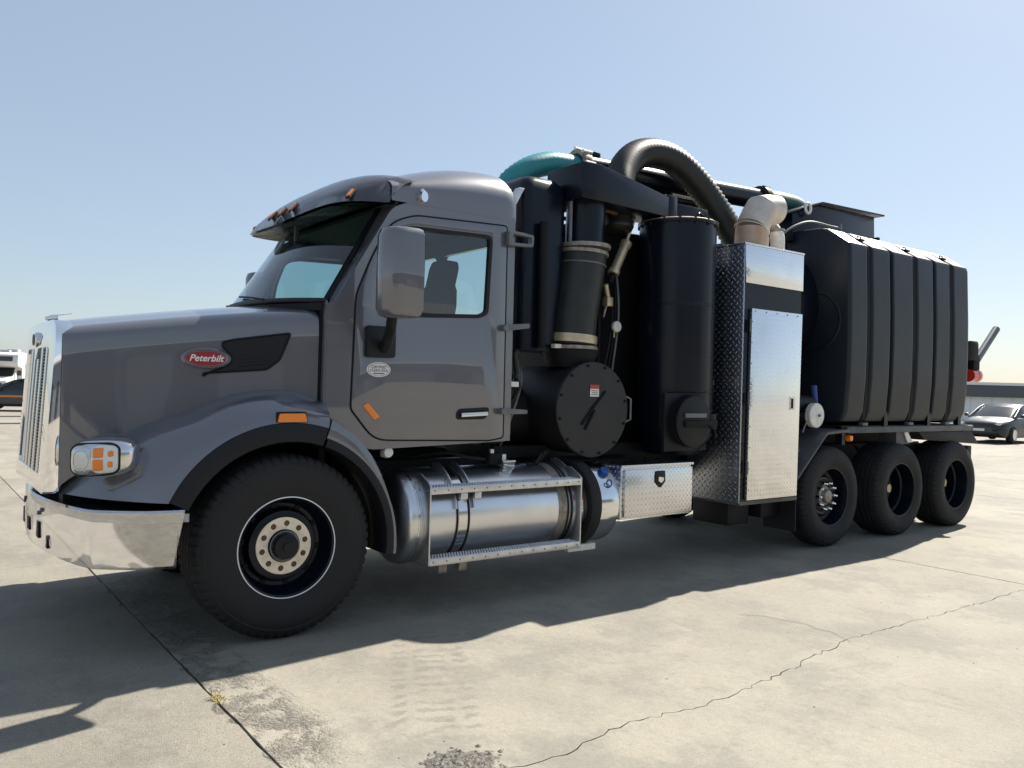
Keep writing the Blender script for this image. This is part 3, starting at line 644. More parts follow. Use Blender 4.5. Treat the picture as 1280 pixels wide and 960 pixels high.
# ---- fenders
def arcpt(r, th, y): return (r * math.cos(R(th)), y, .56 + r * math.sin(R(th)))
for s in (-1, 1):
    rows = []
    def row(*p): rows.append([Vector((x, -s * y if False else s * abs(y), z)) for x, y, z in p])
    AR = .80
    row((-.722, 1.238, .898), (-.80, 1.20, .902), (-.89, 1.12, .905), (-1.01, .98, .908), (-1.12, .80, .912), (-1.20, .62, .916))
    row(arcpt(AR, 147, 1.238), (-.755, 1.205, 1.01), (-.83, 1.14, 1.02), (-.93, 1.0, 1.03), (-1.03, .82, 1.03), (-1.12, .62, 1.03))
    row(arcpt(AR, 139, 1.238), (-.685, 1.21, 1.105), (-.755, 1.15, 1.13), (-.845, 1.03, 1.155), (-.92, .87, 1.165), (-.98, .66, 1.17))
    row(arcpt(AR, 131, 1.238), (-.59, 1.215, 1.20), (-.65, 1.16, 1.245), (-.735, 1.05, 1.29), (-.79, .90, 1.31), (-.83, .70, 1.32))
    for th in (123, 115, 107, 99, 91, 83, 76, 72):
        rb = .985 if th > 80 else .965
        hw = hood_w(1.0 * math.cos(R(th))) - .03
        row(arcpt(AR, th, 1.238), arcpt(.845, th, 1.222), arcpt(.905, th, 1.165), arcpt(rb - .012, th, 1.06), arcpt(rb + .008, th, min(1.0, hw + .04)), arcpt(rb + .03, th, hw))
    rows = [spline(r, 4) for r in rows]; cols = [spline([r[i] for r in rows], 3) for i in range(len(rows[0]))]
    bm = bmesh.new(); vr = [[bm.verts.new(p) for p in r] for r in cols]
    for a, b in zip(vr[:-1], vr[1:]):
        for i in range(len(a) - 1): bm.faces.new((a[i], a[i + 1], b[i + 1], b[i]))
    for _ in range(4): bmesh.ops.smooth_vert(bm, verts=[v for v in bm.verts if not v.is_boundary], factor=.5, use_axis_x=True, use_axis_y=True, use_axis_z=True)
    bmesh.ops.solidify(bm, geom=bm.faces[:], thickness=-.008 * s); fixn(bm)
    fen = finish('fender', bm, 'paint', T, 0, 2, 70)
    # black flexible flare round the wheel opening
    def flare(name, a0, a1, r0, r1, m, par, yo=1.252):
        sec = [(r1 + .004, 1.225), (r1 - .004, yo - .006), (lerp(r1, r0, .5), yo + .004), (r0 + .008, yo), (r0, yo - .014), (r0 + .004, 1.02), (r0 + .03, 1.02)]
        n = max(6, int(abs(a1 - a0) / 4)); rr = []
        for i in range(n + 1):
            th = a0 + (a1 - a0) * i / n; rr.append([arcpt(r, th, s * y) for r, y in sec])
        return loft(name, rr, m, par, True, True, 0, 40)
    flare('wheel_arch_flare', 154.5, 72.5, .675, .80, 'plastic_black', fen)
    # amber side marker on the fender
    ml = holder('side_marker', T)
    def mk(name, g, m, off):
        pts = rounded([(-.095 - g, 1.363 - g), (.098 + g, 1.365 - g), (.083 + g, 1.418 + g), (-.083 - g, 1.416 + g)], .01, 3)
        poly(name, pts, m, ml, 'Y', s * 1.19, s * (1.236 + off))
    mk('bezel', .010, 'plastic_black', .0); mk('lens', 0, 'amber', .012)
    # fixed quarter fender behind the wheel
    sec_t = []
    n = 22
    for i in range(n + 1):
        th = lerp(71.5, -7, i / n); ro = lerp(.872, .765, min(1, i / n / .62)) if i / n < .62 else lerp(.765, .775, (i / n - .62) / .38); ri = .735 if i < n - 1 else .74
        hw = 1.0 if th > 40 else 1.0
        sec_t.append([arcpt(ri, th, s * 1.245), arcpt(lerp(ri, ro, .55), th, s * 1.247), arcpt(ro - .012, th, s * 1.235), arcpt(ro, th, s * 1.19), arcpt(ro + .004, th, s * hw), arcpt(ro - .02, th, s * hw), arcpt(ri, th, s * 1.2)])
    q = loft('quarter_fender', sec_t, 'paint', T, True, True, 0, 45)
    flare('wheel_arch_flare', 71, -7, .675, .742, 'plastic_black', q)
    # dark liner inside the wheel opening
    ln = []
    for i in range(25):
        th = lerp(165, -8, i / 24); ln.append([arcpt(.70, th, s * 1.2), arcpt(.70, th, s * .42), arcpt(.70, th, s * .42), arcpt(.71, th, s * 1.2)])
    loft('wheel_well', ln, 'black_matte', T, True, True, 0, 40)
    # black filler behind the headlight, under the hood
    box('hood_skirt', -1.17, .25, s * .45, s * .60, .80, 1.5, 'black_matte', T)
# ---- cab
CW = 1.05
side = rounded([(.285, 1.33), (.292, 2.145), (.36, 2.17), (.77, 2.86), (.95, 2.93), (1.845, 2.93), (1.845, 1.20), (.66, 1.16), (.45, 1.20)], [.01, .04, .03, .06, .05, .02, .05, .03, .03], 3)
doorp = rounded([(.488, 1.50), (.505, 2.22), (.62, 2.50), (.755, 2.75), (.95, 2.825), (1.765, 2.86), (1.775, 1.225), (1.64, 1.205), (.67, 1.225), (.487, 1.44)], [.03, .06, .1, .1, .06, .04, .03, .02, .10, .06], 4)
winp = rounded([(.665, 2.085), (.70, 2.46), (.79, 2.70), (.92, 2.742), (1.625, 2.765), (1.60, 2.17), (1.53, 2.135)], [.06, .1, .07, .05, .06, .07, .06], 5)
def grow(p, g):
    c = Vector((sum(a for a, _ in p) / len(p), sum(b for _, b in p) / len(p))); out = []
    for i in range(len(p)):
        a = Vector(p[i - 1]); b = Vector(p[(i + 1) % len(p)]); t = (b - a); nn = Vector((t.y, -t.x)).normalized(); q = Vector(p[i])
        if (q - c).dot(nn) < 0: nn = -nn
        out.append(tuple(q + nn * g))
    return out
def pane(name, pts, m, par):
    bm = bmesh.new(); bm.faces.new([bm.verts.new(p) for p in pts]); return finish(name, bm, m, par)
for s in (-1, 1):
    sd = poly('cab_side', side, 'paint', T, 'Y', s * (CW - .055), s * (CW - .006), [grow(doorp, -.03)])
    dr = poly('door', doorp, 'paint', T, 'Y', s * (CW - .045), s * CW, [winp], .006)
    tube('door_seal', [(x, s * (CW - .003), z) for x, z in doorp + doorp[:1]], .0065, 'black_matte', dr, 6)
    poly('window_frame', grow(winp, .004), 'plastic_black', dr, 'Y', s * (CW - .03), s * (CW + .004), [grow(winp, -.024)])
    pane('window_glass', [(x, s * (CW - .016), z) for x, z in grow(winp, -.012)], 'glass', dr)
    # handle in its black recess
    hb = poly('door_handle', rounded([(1.33, 1.365), (1.345, 1.445), (1.64, 1.46), (1.615, 1.385), (1.58, 1.368)], .035), 'plastic_black', dr, 'Y', s * (CW - .01), s * (CW + .004)) 
    loft('handle_grip', [[(x, s * (CW + .012 + d), 1.40 + .012 * (x - 1.35) / .25 + z) for d, z in ((0, -.018), (.022, -.014), (.026, .0), (.022, .014), (0, .018))] for x in (1.365, 1.38, 1.5, 1.585, 1.60)], 'chrome_dull', hb)
    poly('marker_lamp', rounded([(.572, 1.465), (.61, 1.485), (.705, 1.385), (.66, 1.365)], .012), 'amber', dr, 'Y', s * (CW - .01), s * (CW + .012), (), .003)
    st = poly('sticker', ellipse(.69, 1.715, .092, .052), 'white_plastic', dr, 'Y', s * (CW - .001), s * (CW + .0015))
    poly('sticker_rim', ellipse(.69, 1.715, .084, .0455), 'label_ink', st, 'Y', s * (CW + .001), s * (CW + .0022), [ellipse(.69, 1.715, .080, .0425)])
    ax = Vector((1, 0, 0)) if s < 0 else Vector((-1, 0, 0))
    text_mesh('sticker_lettering', 'CERTIFIED', .026, 'label_ink', st, Vector((.69, s * (CW + .0022), 1.731)), ax, (0, 0, 1), .0003, 0, .0004)
    text_mesh('sticker_lettering', 'CLEAN IDLE', .026, 'label_ink', st, Vector((.69, s * (CW + .0022), 1.708)), ax, (0, 0, 1), .0003, 0, .0004)
    box('sticker_bar', .65, .735, s * (CW + .001), s * (CW + .0022), 1.684, 1.692, 'label_ink', st)
    # outside mirror on its black arm
    mr = holder('outside_mirror', T, (.13 if s > 0 else 0, 0, 0))
    poly('base_plate', rrect(.575, .80, 1.80, 2.015, .02), 'plastic_black', mr, 'Y', s * CW, s * (CW + .045), (), .012)
    tube('arm', spline([(.70, s * 1.08, 1.86), (.69, s * 1.16, 1.90), (.64, s * 1.30, 1.98), (.60, s * 1.40, 2.10)], 6), .036, 'plastic_black', mr, 14)
    yi, yo = 1.325, 1.585
    hs = []
    for z, g, dx in ((2.045, .60, .01), (2.06, .86, .004), (2.10, 1, 0), (2.35, 1, 0), (2.57, .985, 0), (2.612, .90, .004), (2.628, .68, .012)):
        ring = []
        cy = (yi + yo) / 2; ry = (yo - yi) / 2 * g
        for a_, b_2 in ((.615, -1), (.58, -.98), (.52, -.80), (.475, -.45), (.462, 0), (.475, .45), (.52, .80), (.60, .98), (.722, 1)):
            x = .60 - (.60 - a_) * g + dx; ring.append((x + (b_2 + 1) * .03 * 0, s * (cy + ry * b_2), z))
        hs.append(ring)
    loft('housing', hs, 'paint', mr, True, True, 0, 50)
    poly('rim', [(s * y, z) for y, z in rrect(yi + .008, yo - .008, 2.06, 2.615, .05)], 'plastic_black', mr, 'X', .612, .632)
    # glass turned a little inwards, to the driver
    cy = (yi + yo) / 2; ta = math.tan(R(22.5))
    for nm, za, zb_ in (('mirror_glass', 2.265, 2.585), ('spotter_glass', 2.085, 2.245)):
        gl = []
        for dx in (.0, .003):
            gl.append([(.682 + (y - cy) * ta + dx, s * y, z) for y, z in rrect(yi + .035, yo - .04, za, zb_, .012)])
        loft(nm, gl, 'mirror_glass' if nm[0] == 'm' else 'chrome_dull', mr)
    loft('mirror_tray', [[(x_ + (y - cy) * ta * f_, s * y, z) for y, z in rrect(yi + .010, yo - .010, 2.065, 2.61, .045)] for x_, f_ in ((.60, .7), (.6795, 1))], 'plastic_black', mr)
    # hinge and latch fittings at the rear corner of the cab
    h = poly('grab_bracket', rounded([(1.745, 2.705), (1.985, 2.715), (1.99, 2.81), (1.75, 2.82)], .02), 'grey_steel', T, 'Y', s * (CW + .002), s * (CW + .05), [rounded([(1.78, 2.73), (1.965, 2.738), (1.968, 2.79), (1.785, 2.797)], .012)], .004)
    for z in (2.07, 1.43):
        hg = holder('door_bracket', T)
        poly('strap', rounded([(1.735, z - .025), (1.985, z + .012 if z > 2 else z - .02), (1.985, z + .05 if z > 2 else z + .012), (1.735, z + .025)], .012), 'grey_steel', hg, 'Y', s * (CW + .004), s * (CW + .03), (), .003)
        cyl('bolt', (1.745, s * (CW + .0), z), (1.745, s * (CW + .048), z), .024, 'grey_steel', hg, n=12)
    # chrome clearance horn/lamp under the roof
    cl = loft('cab_lamp', [[(1.0 + a_ * math.cos(q), s * (.985 + d), z + b2 * math.sin(q)) for q in [2 * PI * i / 12 for i in range(12)]] for a_, b2, d, z in ((.03, .05, .02, 2.965), (.038, .056, .075, 2.965), (.028, .04, .105, 2.96))], 'chrome', T)
# roof shell with rounded edges
def roof_sec(x):
    f = (x - .60) / 1.25; f = max(0, min(1, f))
    zt = 3.07 + .295 * math.sin(min(1, f * 1.12) * PI / 2); ze = 2.925; w = 1.046
    if x > 1.78: k = (x - 1.78) / .085; zt -= .06 * k * k; w -= .02 * k * k
    pts = [(x, -w, ze - .02), (x, -w + .002, ze + .06)]
    h = zt - ze - .06
    for k in range(1, 9):
        a = PI / 2 * k / 8; pts.append((x, -w + .42 * (1 - math.cos(a)) ** 1.15, ze + .06 + (h - .04) * math.sin(a) ** .95))
    pts += [(x, -.3, zt - .008), (x, 0, zt)]
    return pts + [(p[0], -p[1], p[2]) for p in pts[:-1][::-1]]
roof = loft('roof', [roof_sec(x) for x in (.76, .80, .87, .95, 1.05, 1.2, 1.35, 1.5, 1.65, 1.76, 1.80, 1.835, 1.86)], 'paint', T, False, False, 0, 50, 0)
sec = roof_sec(1.86); bm = bmesh.new(); bm.faces.new([bm.verts.new((1.858, p[1], p[2])) for p in sec]); finish('roof_back', bm, 'paint', roof)
rw = [rrect(-.78, -.04, 2.12, 2.74, .06), rrect(.04, .78, 2.12, 2.74, .06)]
cbk = poly('cab_back', [(-1.04, 1.2), (1.04, 1.2), (1.04, 2.93), (-1.04, 2.93)], 'paint', T, 'X', 1.80, 1.846, rw)
for w_ in rw: pane('rear_window', [(1.822, a_, b2) for a_, b2 in grow(w_, .01)], 'glass_clear', cbk)
box('cab_floor', .30, 1.80, -1.0, 1.0, 1.18, 1.24, 'black_matte', T); box('firewall', .285, .33, -1.0, 1.0, 1.05, 2.13, 'black_matte', T)
box('headliner', .78, 1.80, -.98, .98, 2.875, 2.90, 'interior', T)
# windscreen: curved, raked, with a black border
def ws(u, v, g=0):       # u across -1..1, v up 0..1
    w = lerp(.985, .90, v); x = lerp(.335, .76, v) - lerp(.26, .22, v) * (1 - abs(u) ** 2.2) - g; z = lerp(2.165, 2.875, v) + .02 * (1 - u * u) * (1 - v)
    return (x, w * u, z)
N = 24
loft('windscreen', [[ws(-1 + 2 * i / N, v) for i in range(N + 1)] for v in (0, .25, .5, .75, 1)], 'glass', T, False, False, 0, 80)
fr = holder('windscreen_seal', T)
tube('lower_seal', [ws(-1 + 2 * i / N, .0, .004) for i in range(N + 1)], .022, 'plastic_black', fr, 8)
for s in (-1, 1):
    loft('side_seal', [[ws(s * u, v / 8, .005) for u in (1.005, .985, .955)] for v in range(9)], 'plastic_black', fr, False, False, 0, 60, .004)
    # body-coloured pillar between windscreen and door
    loft('pillar', [[Vector(ws(s * 1.0, v / 8)) + Vector((0, 0, 0)), Vector((lerp(.37, .78, v / 8), s * 1.02, lerp(2.16, 2.88, v / 8))), Vector((lerp(.42, .80, v / 8), s * 1.044, lerp(2.16, 2.88, v / 8)))] for v in range(9)], 'paint', T, False, False, 0, 60, .02)
    loft('cowl_side', [[(.285, s * .93, z), (.29, s * 1.0, z), (.30, s * 1.046, z)] for z in (1.40, 1.6, 1.8, 2.0, 2.165)], 'paint', T, False, False, 0, 60, .01)
poly('cowl', [(.275, -1.0), (.45, -1.03), (.45, 1.03), (.275, 1.0), (.09, .6), (.03, 0), (.09, -.6)], 'black_matte', T, 'Z', 2.10, 2.15)
for y in (-.42, .38):
    wp = tube('wiper', [(ws(y / .985, .02, .03)), ws((y + .25) / .985, .06, .025), ws((y + .55) / .985, .10, .022)], .008, 'black_matte', T, 6)
# sun visor over the windscreen
def vis(u, v):          # v 0 lip .. 1 roof edge
    au = abs(u); xl = .31 + .13 * au ** 2.2 + .30 * au ** 12; zl = 2.815 + .07 * au ** 1.6
    xr = .90 + .05 * au ** 2; zr = 3.205 - .145 * au ** 3.2
    y = lerp(1.045, 1.060, v) * u
    return (lerp(xl, xr, v ** 1.12), y, lerp(zl, zr, math.sin(v * PI / 2) ** .86))
NV = 32
vs_ = [[vis(-1 + 2 * i / NV, v / 8) for i in range(NV + 1)] for v in range(9)]
visor = loft('sun_visor', vs_, 'paint', T, False, False, 0, 60, .014)
loft('visor_underside', [[Vector(vis(-1 + 2 * i / NV, 0)) + Vector((.02, 0, -.012)) for i in range(NV + 1)], [Vector((lerp(vis(-1 + 2 * i / NV, 0)[0], .80, .8), vis(-1 + 2 * i / NV, 0)[1] * .95, 2.90)) for i in range(NV + 1)]], 'black_paint', visor, False, False, 0, 60, .01)
for u in (-.86, -.2, 0, .2, .86):
    p = Vector(vis(u, .12)); q = Vector(vis(u, .19)); a1_ = Vector(vis(u + .05, .36)); d = (a1_ - p).normalized()
    nn = (q - p).cross(d); nn = nn.normalized(); nn = nn if nn.z > 0 or nn.x < 0 else -nn
    if nn.x > 0: nn = -nn
    wv = nn.cross(d).normalized(); wv = wv if wv.z > 0 else -wv; q = p + wv * .045
    lt = loft('visor_lamp', [[p + (q - p) * b2 + d * a_ + nn * h_ for a_, b2 in ((-.055 * k, .15), (.055 * k, .15), (.05 * k, .9), (-.05 * k, .9))] for k, h_ in ((1, -.005), (1, .008))], 'plastic_black', visor)
    loft('lamp_lens', [[p + (q - p) * b2 + d * a_ + nn * h_ for a_, b2 in ((-.045 * k, .25), (.045 * k, .25), (.04 * k, .8), (-.04 * k, .8))] for k, h_ in ((1, .0), (.9, .016))], 'amber', lt)
# interior
box('dashboard', .33, .70, -.98, .98, 1.5, 2.13, 'interior', T, .05)
lathe('steering_wheel', [(.0, 0), (.06, -.01), (.06, .03), (.0, .04)], (.86, -.50, 2.02), (.75, 0, .66), 'interior', T, 16)
u_, v_, d_ = frame_of((.75, 0, .66)); tube('steering_rim', [Vector((.86, -.50, 2.02)) + u_ * .22 * math.cos(2 * PI * i / 28) + v_ * .22 * math.sin(2 * PI * i / 28) for i in range(29)], .016, 'interior', T, 8)
for y in (-.50, .52):
    seat = holder('seat', T)
    loft('seat_back', [[(x + dx, y + sgn * w, z) for x, sgn in ((-.07, -1), (-.09, -.6), (-.09, .6), (-.07, 1), (.07, .8), (.07, -.8))] for z, w, dx in ((1.75, .24, 1.40), (2.0, .26, 1.43), (2.25, .25, 1.48), (2.38, .19, 1.51), (2.42, .14, 1.52), (2.56, .14, 1.55), (2.62, .10, 1.56))], 'seat_fabric', seat, True, True, .02)
    box('cushion', .95, 1.50, y - .26, y + .26, 1.62, 1.78, 'seat_fabric', seat, .05); box('pedestal', 1.05, 1.40, y - .18, y + .18, 1.24, 1.62, 'interior', seat)
cm = holder('rear_view_mirror', T)
loft('casing', [[(.42 + dx, y, 2.60 + z) for dx, z in ((-.02, -.05), (.02, -.055), (.025, .05), (-.015, .055))] for y in (-.30, -.27, -.03, .0)], 'interior', cm, True, True, .012); box('stalk', .415, .44, -.165, -.135, 2.64, 2.80, 'interior', cm)
# ---- wheels
def tyre(name, x, s, r, w, yo, par, bead=.30, lug=60, m='rubber'):
    """yo: distance of the outer sidewall from the centre line"""
    yi = yo - w; cy = (yo + yi) / 2
    P = [(bead, yo - .045), (bead + .012, yo - .022), (bead + .05, yo - .008), (r * .70, yo + .004), (r * .80, yo + .004), (r * .86, yo - .003), (r * .875, yo - .0075), (r * .89, yo - .006), (r * .945, yo - .022), (r * .965, yo - .030), (r * .99, yo - .05), (r - .001, yo - .065)]
    g = []
    nb = 5; a = yo - .065; b = yi + .065
    for k in range(1, nb):
        c = lerp(a, b, k / nb); g += [(r, c + .008), (r - .016, c + .006), (r - .016, c - .006), (r, c - .008)]
    prof = P + g + [(rr, 2 * cy - yy) for rr, yy in P[::-1]]
    n = lug * 4
    def rm(j, i):
        if 8 <= j <= 11 or j in (len(prof) - 9, len(prof) - 10, len(prof) - 11, len(prof) - 12): return -.013 if (i % 4) == 0 else 0
        return 0
    return lathe(name, prof, (x, 0, r), (0, s, 0), m, par, n, 30, rm)
def bolts(name, x, z, s, rc_, y0, y1, rb, n, m, par, rtip=None, ph=0):
    for i in range(n):
        a = 2 * PI * i / n + ph; c = (x + rc_ * math.cos(a), z + rc_ * math.sin(a))
        cyl(name, (c[0], s * y0, c[1]), (c[0], s * y1, c[1]), rb, m, par, rtip, 10)
for s in (-1, 1):
    # steer wheel
    Wf = holder('front_wheel', T); fr_ = .577
    tyre('tyre', 0, s, fr_, .405, 1.24, Wf)
    ax = (0, s, 0)
    rim = lathe('rim', [(.318, 1.205), (.316, 1.222), (.309, 1.224), (.300, 1.216), (.296, 1.19), (.288, 1.16), (.282, 1.12), (.262, 1.09), (.240, 1.085), (.226, 1.112), (.218, 1.138), (.190, 1.146), (.08, 1.146)], (0, 0, fr_), ax, 'black_paint', Wf, 64, 30)
    lathe('rim_stripe', [(.3195, 1.219), (.3185, 1.226), (.3125, 1.2265), (.3115, 1.219)], (0, 0, fr_), ax, 'white_line', rim, 72)
    # bolt ring: pale steel with ten round holes
    hs_ = [ellipse(.142 * math.cos(2 * PI * i / 10 + .2), fr_ + .142 * math.sin(2 * PI * i / 10 + .2), .0185, .0185, 14) for i in range(10)]
    poly('bolt_ring', ellipse(0, fr_, .180, .180, 56), 'hub_metal', rim, 'Y', s * 1.142, s * 1.156, hs_ + [ellipse(0, fr_, .100, .100, 40)])
    bolts('lug_nut', 0, fr_, s, .142, 1.135, 1.152, .0155, 10, 'rust', Wf, None, .2)
    for i in range(10):
        a = 2 * PI * i / 10 + .5; cyl('hand_hole', (.248 * math.cos(a), s * 1.0845, fr_ + .248 * math.sin(a)), (.248 * math.cos(a), s * 1.094, fr_ + .248 * math.sin(a)), .019, 'black_matte', rim, n=12)
    lathe('hub', [(.104, 1.14), (.104, 1.162), (.098, 1.170), (.090, 1.172), (.086, 1.195), (.078, 1.21), (.03, 1.214), (.028, 1.222), (.0, 1.223)], (0, 0, fr_), ax, 'black_paint', Wf, 40, 30)
    lathe('hub_ring', [(.098, 1.168), (.097, 1.174), (.089, 1.176), (.088, 1.171)], (0, 0, fr_), ax, 'grey_steel', Wf, 40)
    lathe('brake_drum', [(.30, 1.1), (.26, 1.08), (.2, 1.0), (.2, .83), (0, .83)], (0, 0, fr_), ax, 'black_matte', Wf, 32)
    # lift axle wheel
    x1 = 6.040; r1 = .534
    W1 = holder('lift_wheel', T); tyre('tyre', x1, s, r1, .30, 1.205, W1, .295, 54)
    rim = lathe('rim', [(.312, 1.172), (.308, 1.186), (.300, 1.186), (.293, 1.16), (.285, 1.11), (.272, 1.05), (.24, 1.035), (.225, 1.06), (.20, 1.085), (.07, 1.09)], (x1, 0, r1), ax, 'black_paint', W1, 56, 30)
    bolts('lug_nut', x1, r1, s, .1425, 1.085, 1.135, .024, 10, 'chrome', W1, .020); 
    bolts('lug_cap', x1, r1, s, .1425, 1.135, 1.160, .020, 10, 'chrome', W1, .009)
    lathe('hub', [(.112, 1.085), (.108, 1.10), (.075, 1.11), (.065, 1.15), (.04, 1.16), (.0, 1.16)], (x1, 0, r1), ax, 'steel_worn', W1, 32, 30)
    lathe('hub_ring', [(.176, 1.088), (.174, 1.094), (.116, 1.096), (.114, 1.09)], (x1, 0, r1), ax, 'black_dusty', W1, 40)
    # two drive axles on wide tyres with deep dished rims
    for k, xd in enumerate((7.44, 8.79)):
        Wd = holder('drive_wheel', T); r2 = .536; tyre('tyre', xd, s, r2, .43, 1.215, Wd, .295, 52)
        rim = lathe('rim', [(.314, 1.182), (.311, 1.196), (.302, 1.197), (.295, 1.17), (.290, 1.12), (.283, 1.06), (.268, 1.045), (.262, 1.0), (.258, .93), (.235, .90), (.10, .90)], (xd, 0, r2), ax, 'black_paint', Wd, 56, 30)
        lathe('hub', [(.13, .90), (.125, .95), (.105, .97), (.10, 1.03), (.085, 1.04), (.0, 1.042)], (xd, 0, r2), ax, 'black_matte', Wd, 32, 30)
        bolts('lug_nut', xd, r2, s, .16, .898, .925, .017, 10, 'grey_steel', Wd)
        lathe('hub_cap', [(.050, 1.038), (.048, 1.056), (.0, 1.058)], (xd, 0, r2), ax, 'brass', Wd, 20)
# ---- chassis
for s in (-1, 1): box('frame_rail', -.95, 9.25, s * .38, s * .47, .74, 1.02, 'black_dusty', T)
for x in (-.9, .8, 2.2, 3.6, 5.0, 6.7, 8.1, 9.2): box('cross_member', x - .05, x + .05, -.38, .38, .80, 1.0, 'black_dusty', T)
for x, r_ in ((0, .577), (6.04, .534), (7.44, .536), (8.79, .536)):
    cyl('axle', (x, -.95, r_), (x, .95, r_), .075, 'black_dusty', T)
    if x > 7: lathe('differential', [(.0, -.22), (.14, -.18), (.2, 0), (.14, .18), (0, .22)], (x, 0, r_), (1, 0, 0), 'black_dusty', T, 20)
box('engine_block', -.85, .35, -.40, .40, .75, 1.75, 'black_matte', T); box('transmission', .35, 1.8, -.25, .25, .62, 1.1, 'black_matte', T, .05)
cyl('drive_shaft', (1.8, 0, .85), (7.3, 0, .6), .055, 'black_dusty', T)
for s in (-1, 1):
    for x in (6.04, 7.44, 8.79): box('suspension_beam', x - .5, x + .5, s * .50, s * .60, .52, .66, 'black_dusty', T, .02)
# small lamp hanging under the door
ll = holder('ground_lamp', T); box('bracket', .795, .82, -1.0, -.96, 1.15, 1.21, 'grey_steel', ll); lathe('lens', [(.0, -.03), (.035, -.025), (.042, 0), (.042, .03)], (.80, -1.0, 1.135), (0, 1, 0), 'white_plastic', ll, 16); box('lamp_body', .765, .84, -.995, -.95, 1.10, 1.18, 'white_plastic', ll, .01)
# ---- fuel tank with steps
def tank_side(s):
    ft = holder('fuel_tank', T); tz, ty, tr = .655, -.855, .345
    oy = s * abs(ty)
    lathe('tank_shell', [(.0, .86), (.20, .865), (.30, .885), (.337, .925), (tr, .97), (tr, 2.46), (.337, 2.505), (.30, 2.54), (.20, 2.555), (0, 2.56)], (0, oy, tz), (1, 0, 0), 'alu', ft, 64, 40)
    for x in (.965, 2.465): lathe('weld_seam', [(tr + .001, -.006), (tr + .004, 0), (tr + .001, .006)], (x, oy, tz), (1, 0, 0), 'alu_polished', ft, 64)
    if s > 0: return
    # polished skin in the middle of the tank, between the strap bands
    lathe('tank_band', [(tr + .0015, -.01), (tr + .0015, .07)], (1.30, oy, tz), (1, 0, 0), 'chrome_dull', ft, 64)
    for x in (1.275, 1.375, 2.325, 2.365): lathe('band_edge', [(tr + .002, -.007), (tr + .010, -.005), (tr + .010, .005), (tr + .002, .007)], (x, oy, tz), (1, 0, 0), 'rubber', ft, 64)
    lathe('tank_band', [(tr + .0015, -.07), (tr + .0015, .04)], (2.30, oy, tz), (1, 0, 0), 'steel_worn', ft, 64)
    for x in (1.25, 1.40, 2.40):         # curved bracket plates over the shell
        n = 10; rg = []
        for i in range(n + 1):
            a = R(lerp(92, 168, i / n)); h = lerp(.035, .012, i / n) if i else .02
            c, d = -math.cos(a), math.sin(a)
            rg.append([(x + dx, oy - abs(c) * rr if False else oy + (-1) * (-math.cos(a)) * rr * 1.0, tz + math.sin(a) * rr) for dx, rr in ((0, tr + .003), (0, tr + h + .02), (.010, tr + h + .02), (.010, tr + .003))])
        rg = [[(x_, oy - (y_ - oy) if y_ > oy else y_, z_) for x_, y_, z_ in r_] for r_ in rg]
        loft('strap_bracket', rg, 'alu_step', ft, True, True, 0, 40)
    cp = lathe('filler_cap', [(.0, .055), (.05, .053), (.056, .045), (.056, .015), (.046, .01), (.046, -.03)], (1.86, oy - .135, tz + .325), (0, -.38, .92), 'alu_step', ft, 28, 30)
    box('cap_handle', 1.80, 1.92, oy - .175, oy - .155, tz + .372, tz + .39, 'alu_step', cp, .004)
    tube('cap_chain', spline([(1.90, oy - .12, tz + .345), (1.98, oy - .10, tz + .335), (2.06, oy - .08, tz + .345), (2.10, oy - .07, tz + .337)], 6), .006, 'grey_steel', cp, 6)
    gv = holder('valve_block', T); box('body', 1.70, 1.86, -.98, -.86, 1.01, 1.10, 'black_matte', gv, .015); box('tag', 1.82, 1.855, -.985, -.981, 1.03, 1.09, 'white_plastic', gv); cyl('fitting', (1.74, -.95, 1.1), (1.74, -.95, 1.13), .02, 'alu_step', gv)
    tube('fuel_line', spline([(1.70, -.92, 1.05), (1.55, -.9, 1.07), (1.4, -.8, 1.1), (1.2, -.6, 1.05)], 6), .014, 'rubber', gv, 8)
    hb = holder('hose_bundle', T)
    for k in range(4): tube('line', spline([(2.2 + .03 * k, -.93 + .02 * k, 1.0), (2.28 + .02 * k, -.90, 1.07 + .01 * k), (2.4, -.8, 1.04), (2.55, -.5, 1.0)], 6), .013, ('rubber', 'black_matte')[k % 2], hb, 8)
    # step frame
    sf = holder('cab_step', T); yo = -1.268
    for zt in (.905, .405):
        n_ = 'step_rail'
        bm = bmesh.new(); b_box(bm, 1.012, 2.395, yo, yo + .012, zt - .052, zt); o = finish(n_, bm, 'alu_step', sf, .003)
        tp = poly('tread', [(1.012, yo + .012), (2.395, yo + .012), (2.395, yo + .15), (1.012, yo + .15)], 'grey_steel', sf, 'Z', zt - .014, zt - .005)
        bm = bmesh.new()
        for i in range(58):
            for j in range(3):
                cx = 1.03 + i * .0237; cyy = yo + .03 + j * .042; b_cyl(bm, (cx, cyy, zt - .006), (cx, cyy, zt + .004), .0085, .006, 7)
        stuff(finish('grip_buttons', bm, 'alu_step', tp))
        bm = bmesh.new()
        for i in range(13): b_cyl(bm, (1.04 + i * .111, yo + .001, zt - .026), (1.04 + i * .111, yo - .004, zt - .026), .0065, .005, 8)
        stuff(finish('rivets', bm, 'grey_steel', o))
    for x, d in ((1.0, .012), (2.395, .012)):
        poly('end_plate', rounded([(yo, .352), (yo, .912), (yo + .03, .935), (yo + .14, .99), (yo + .20, .985), (yo + .20, .345)], .012), 'alu_step', sf, 'X', x, x + d, (), .002)
        for z in (.375, .88): cyl('bolt', (x - .006, yo + .03, z), (x + .02, yo + .03, z), .010, 'grey_steel', sf, n=8); cyl('bolt', (x - .006, yo + .15, z - .01), (x + .02, yo + .15, z - .01), .010, 'grey_steel', sf, n=8)
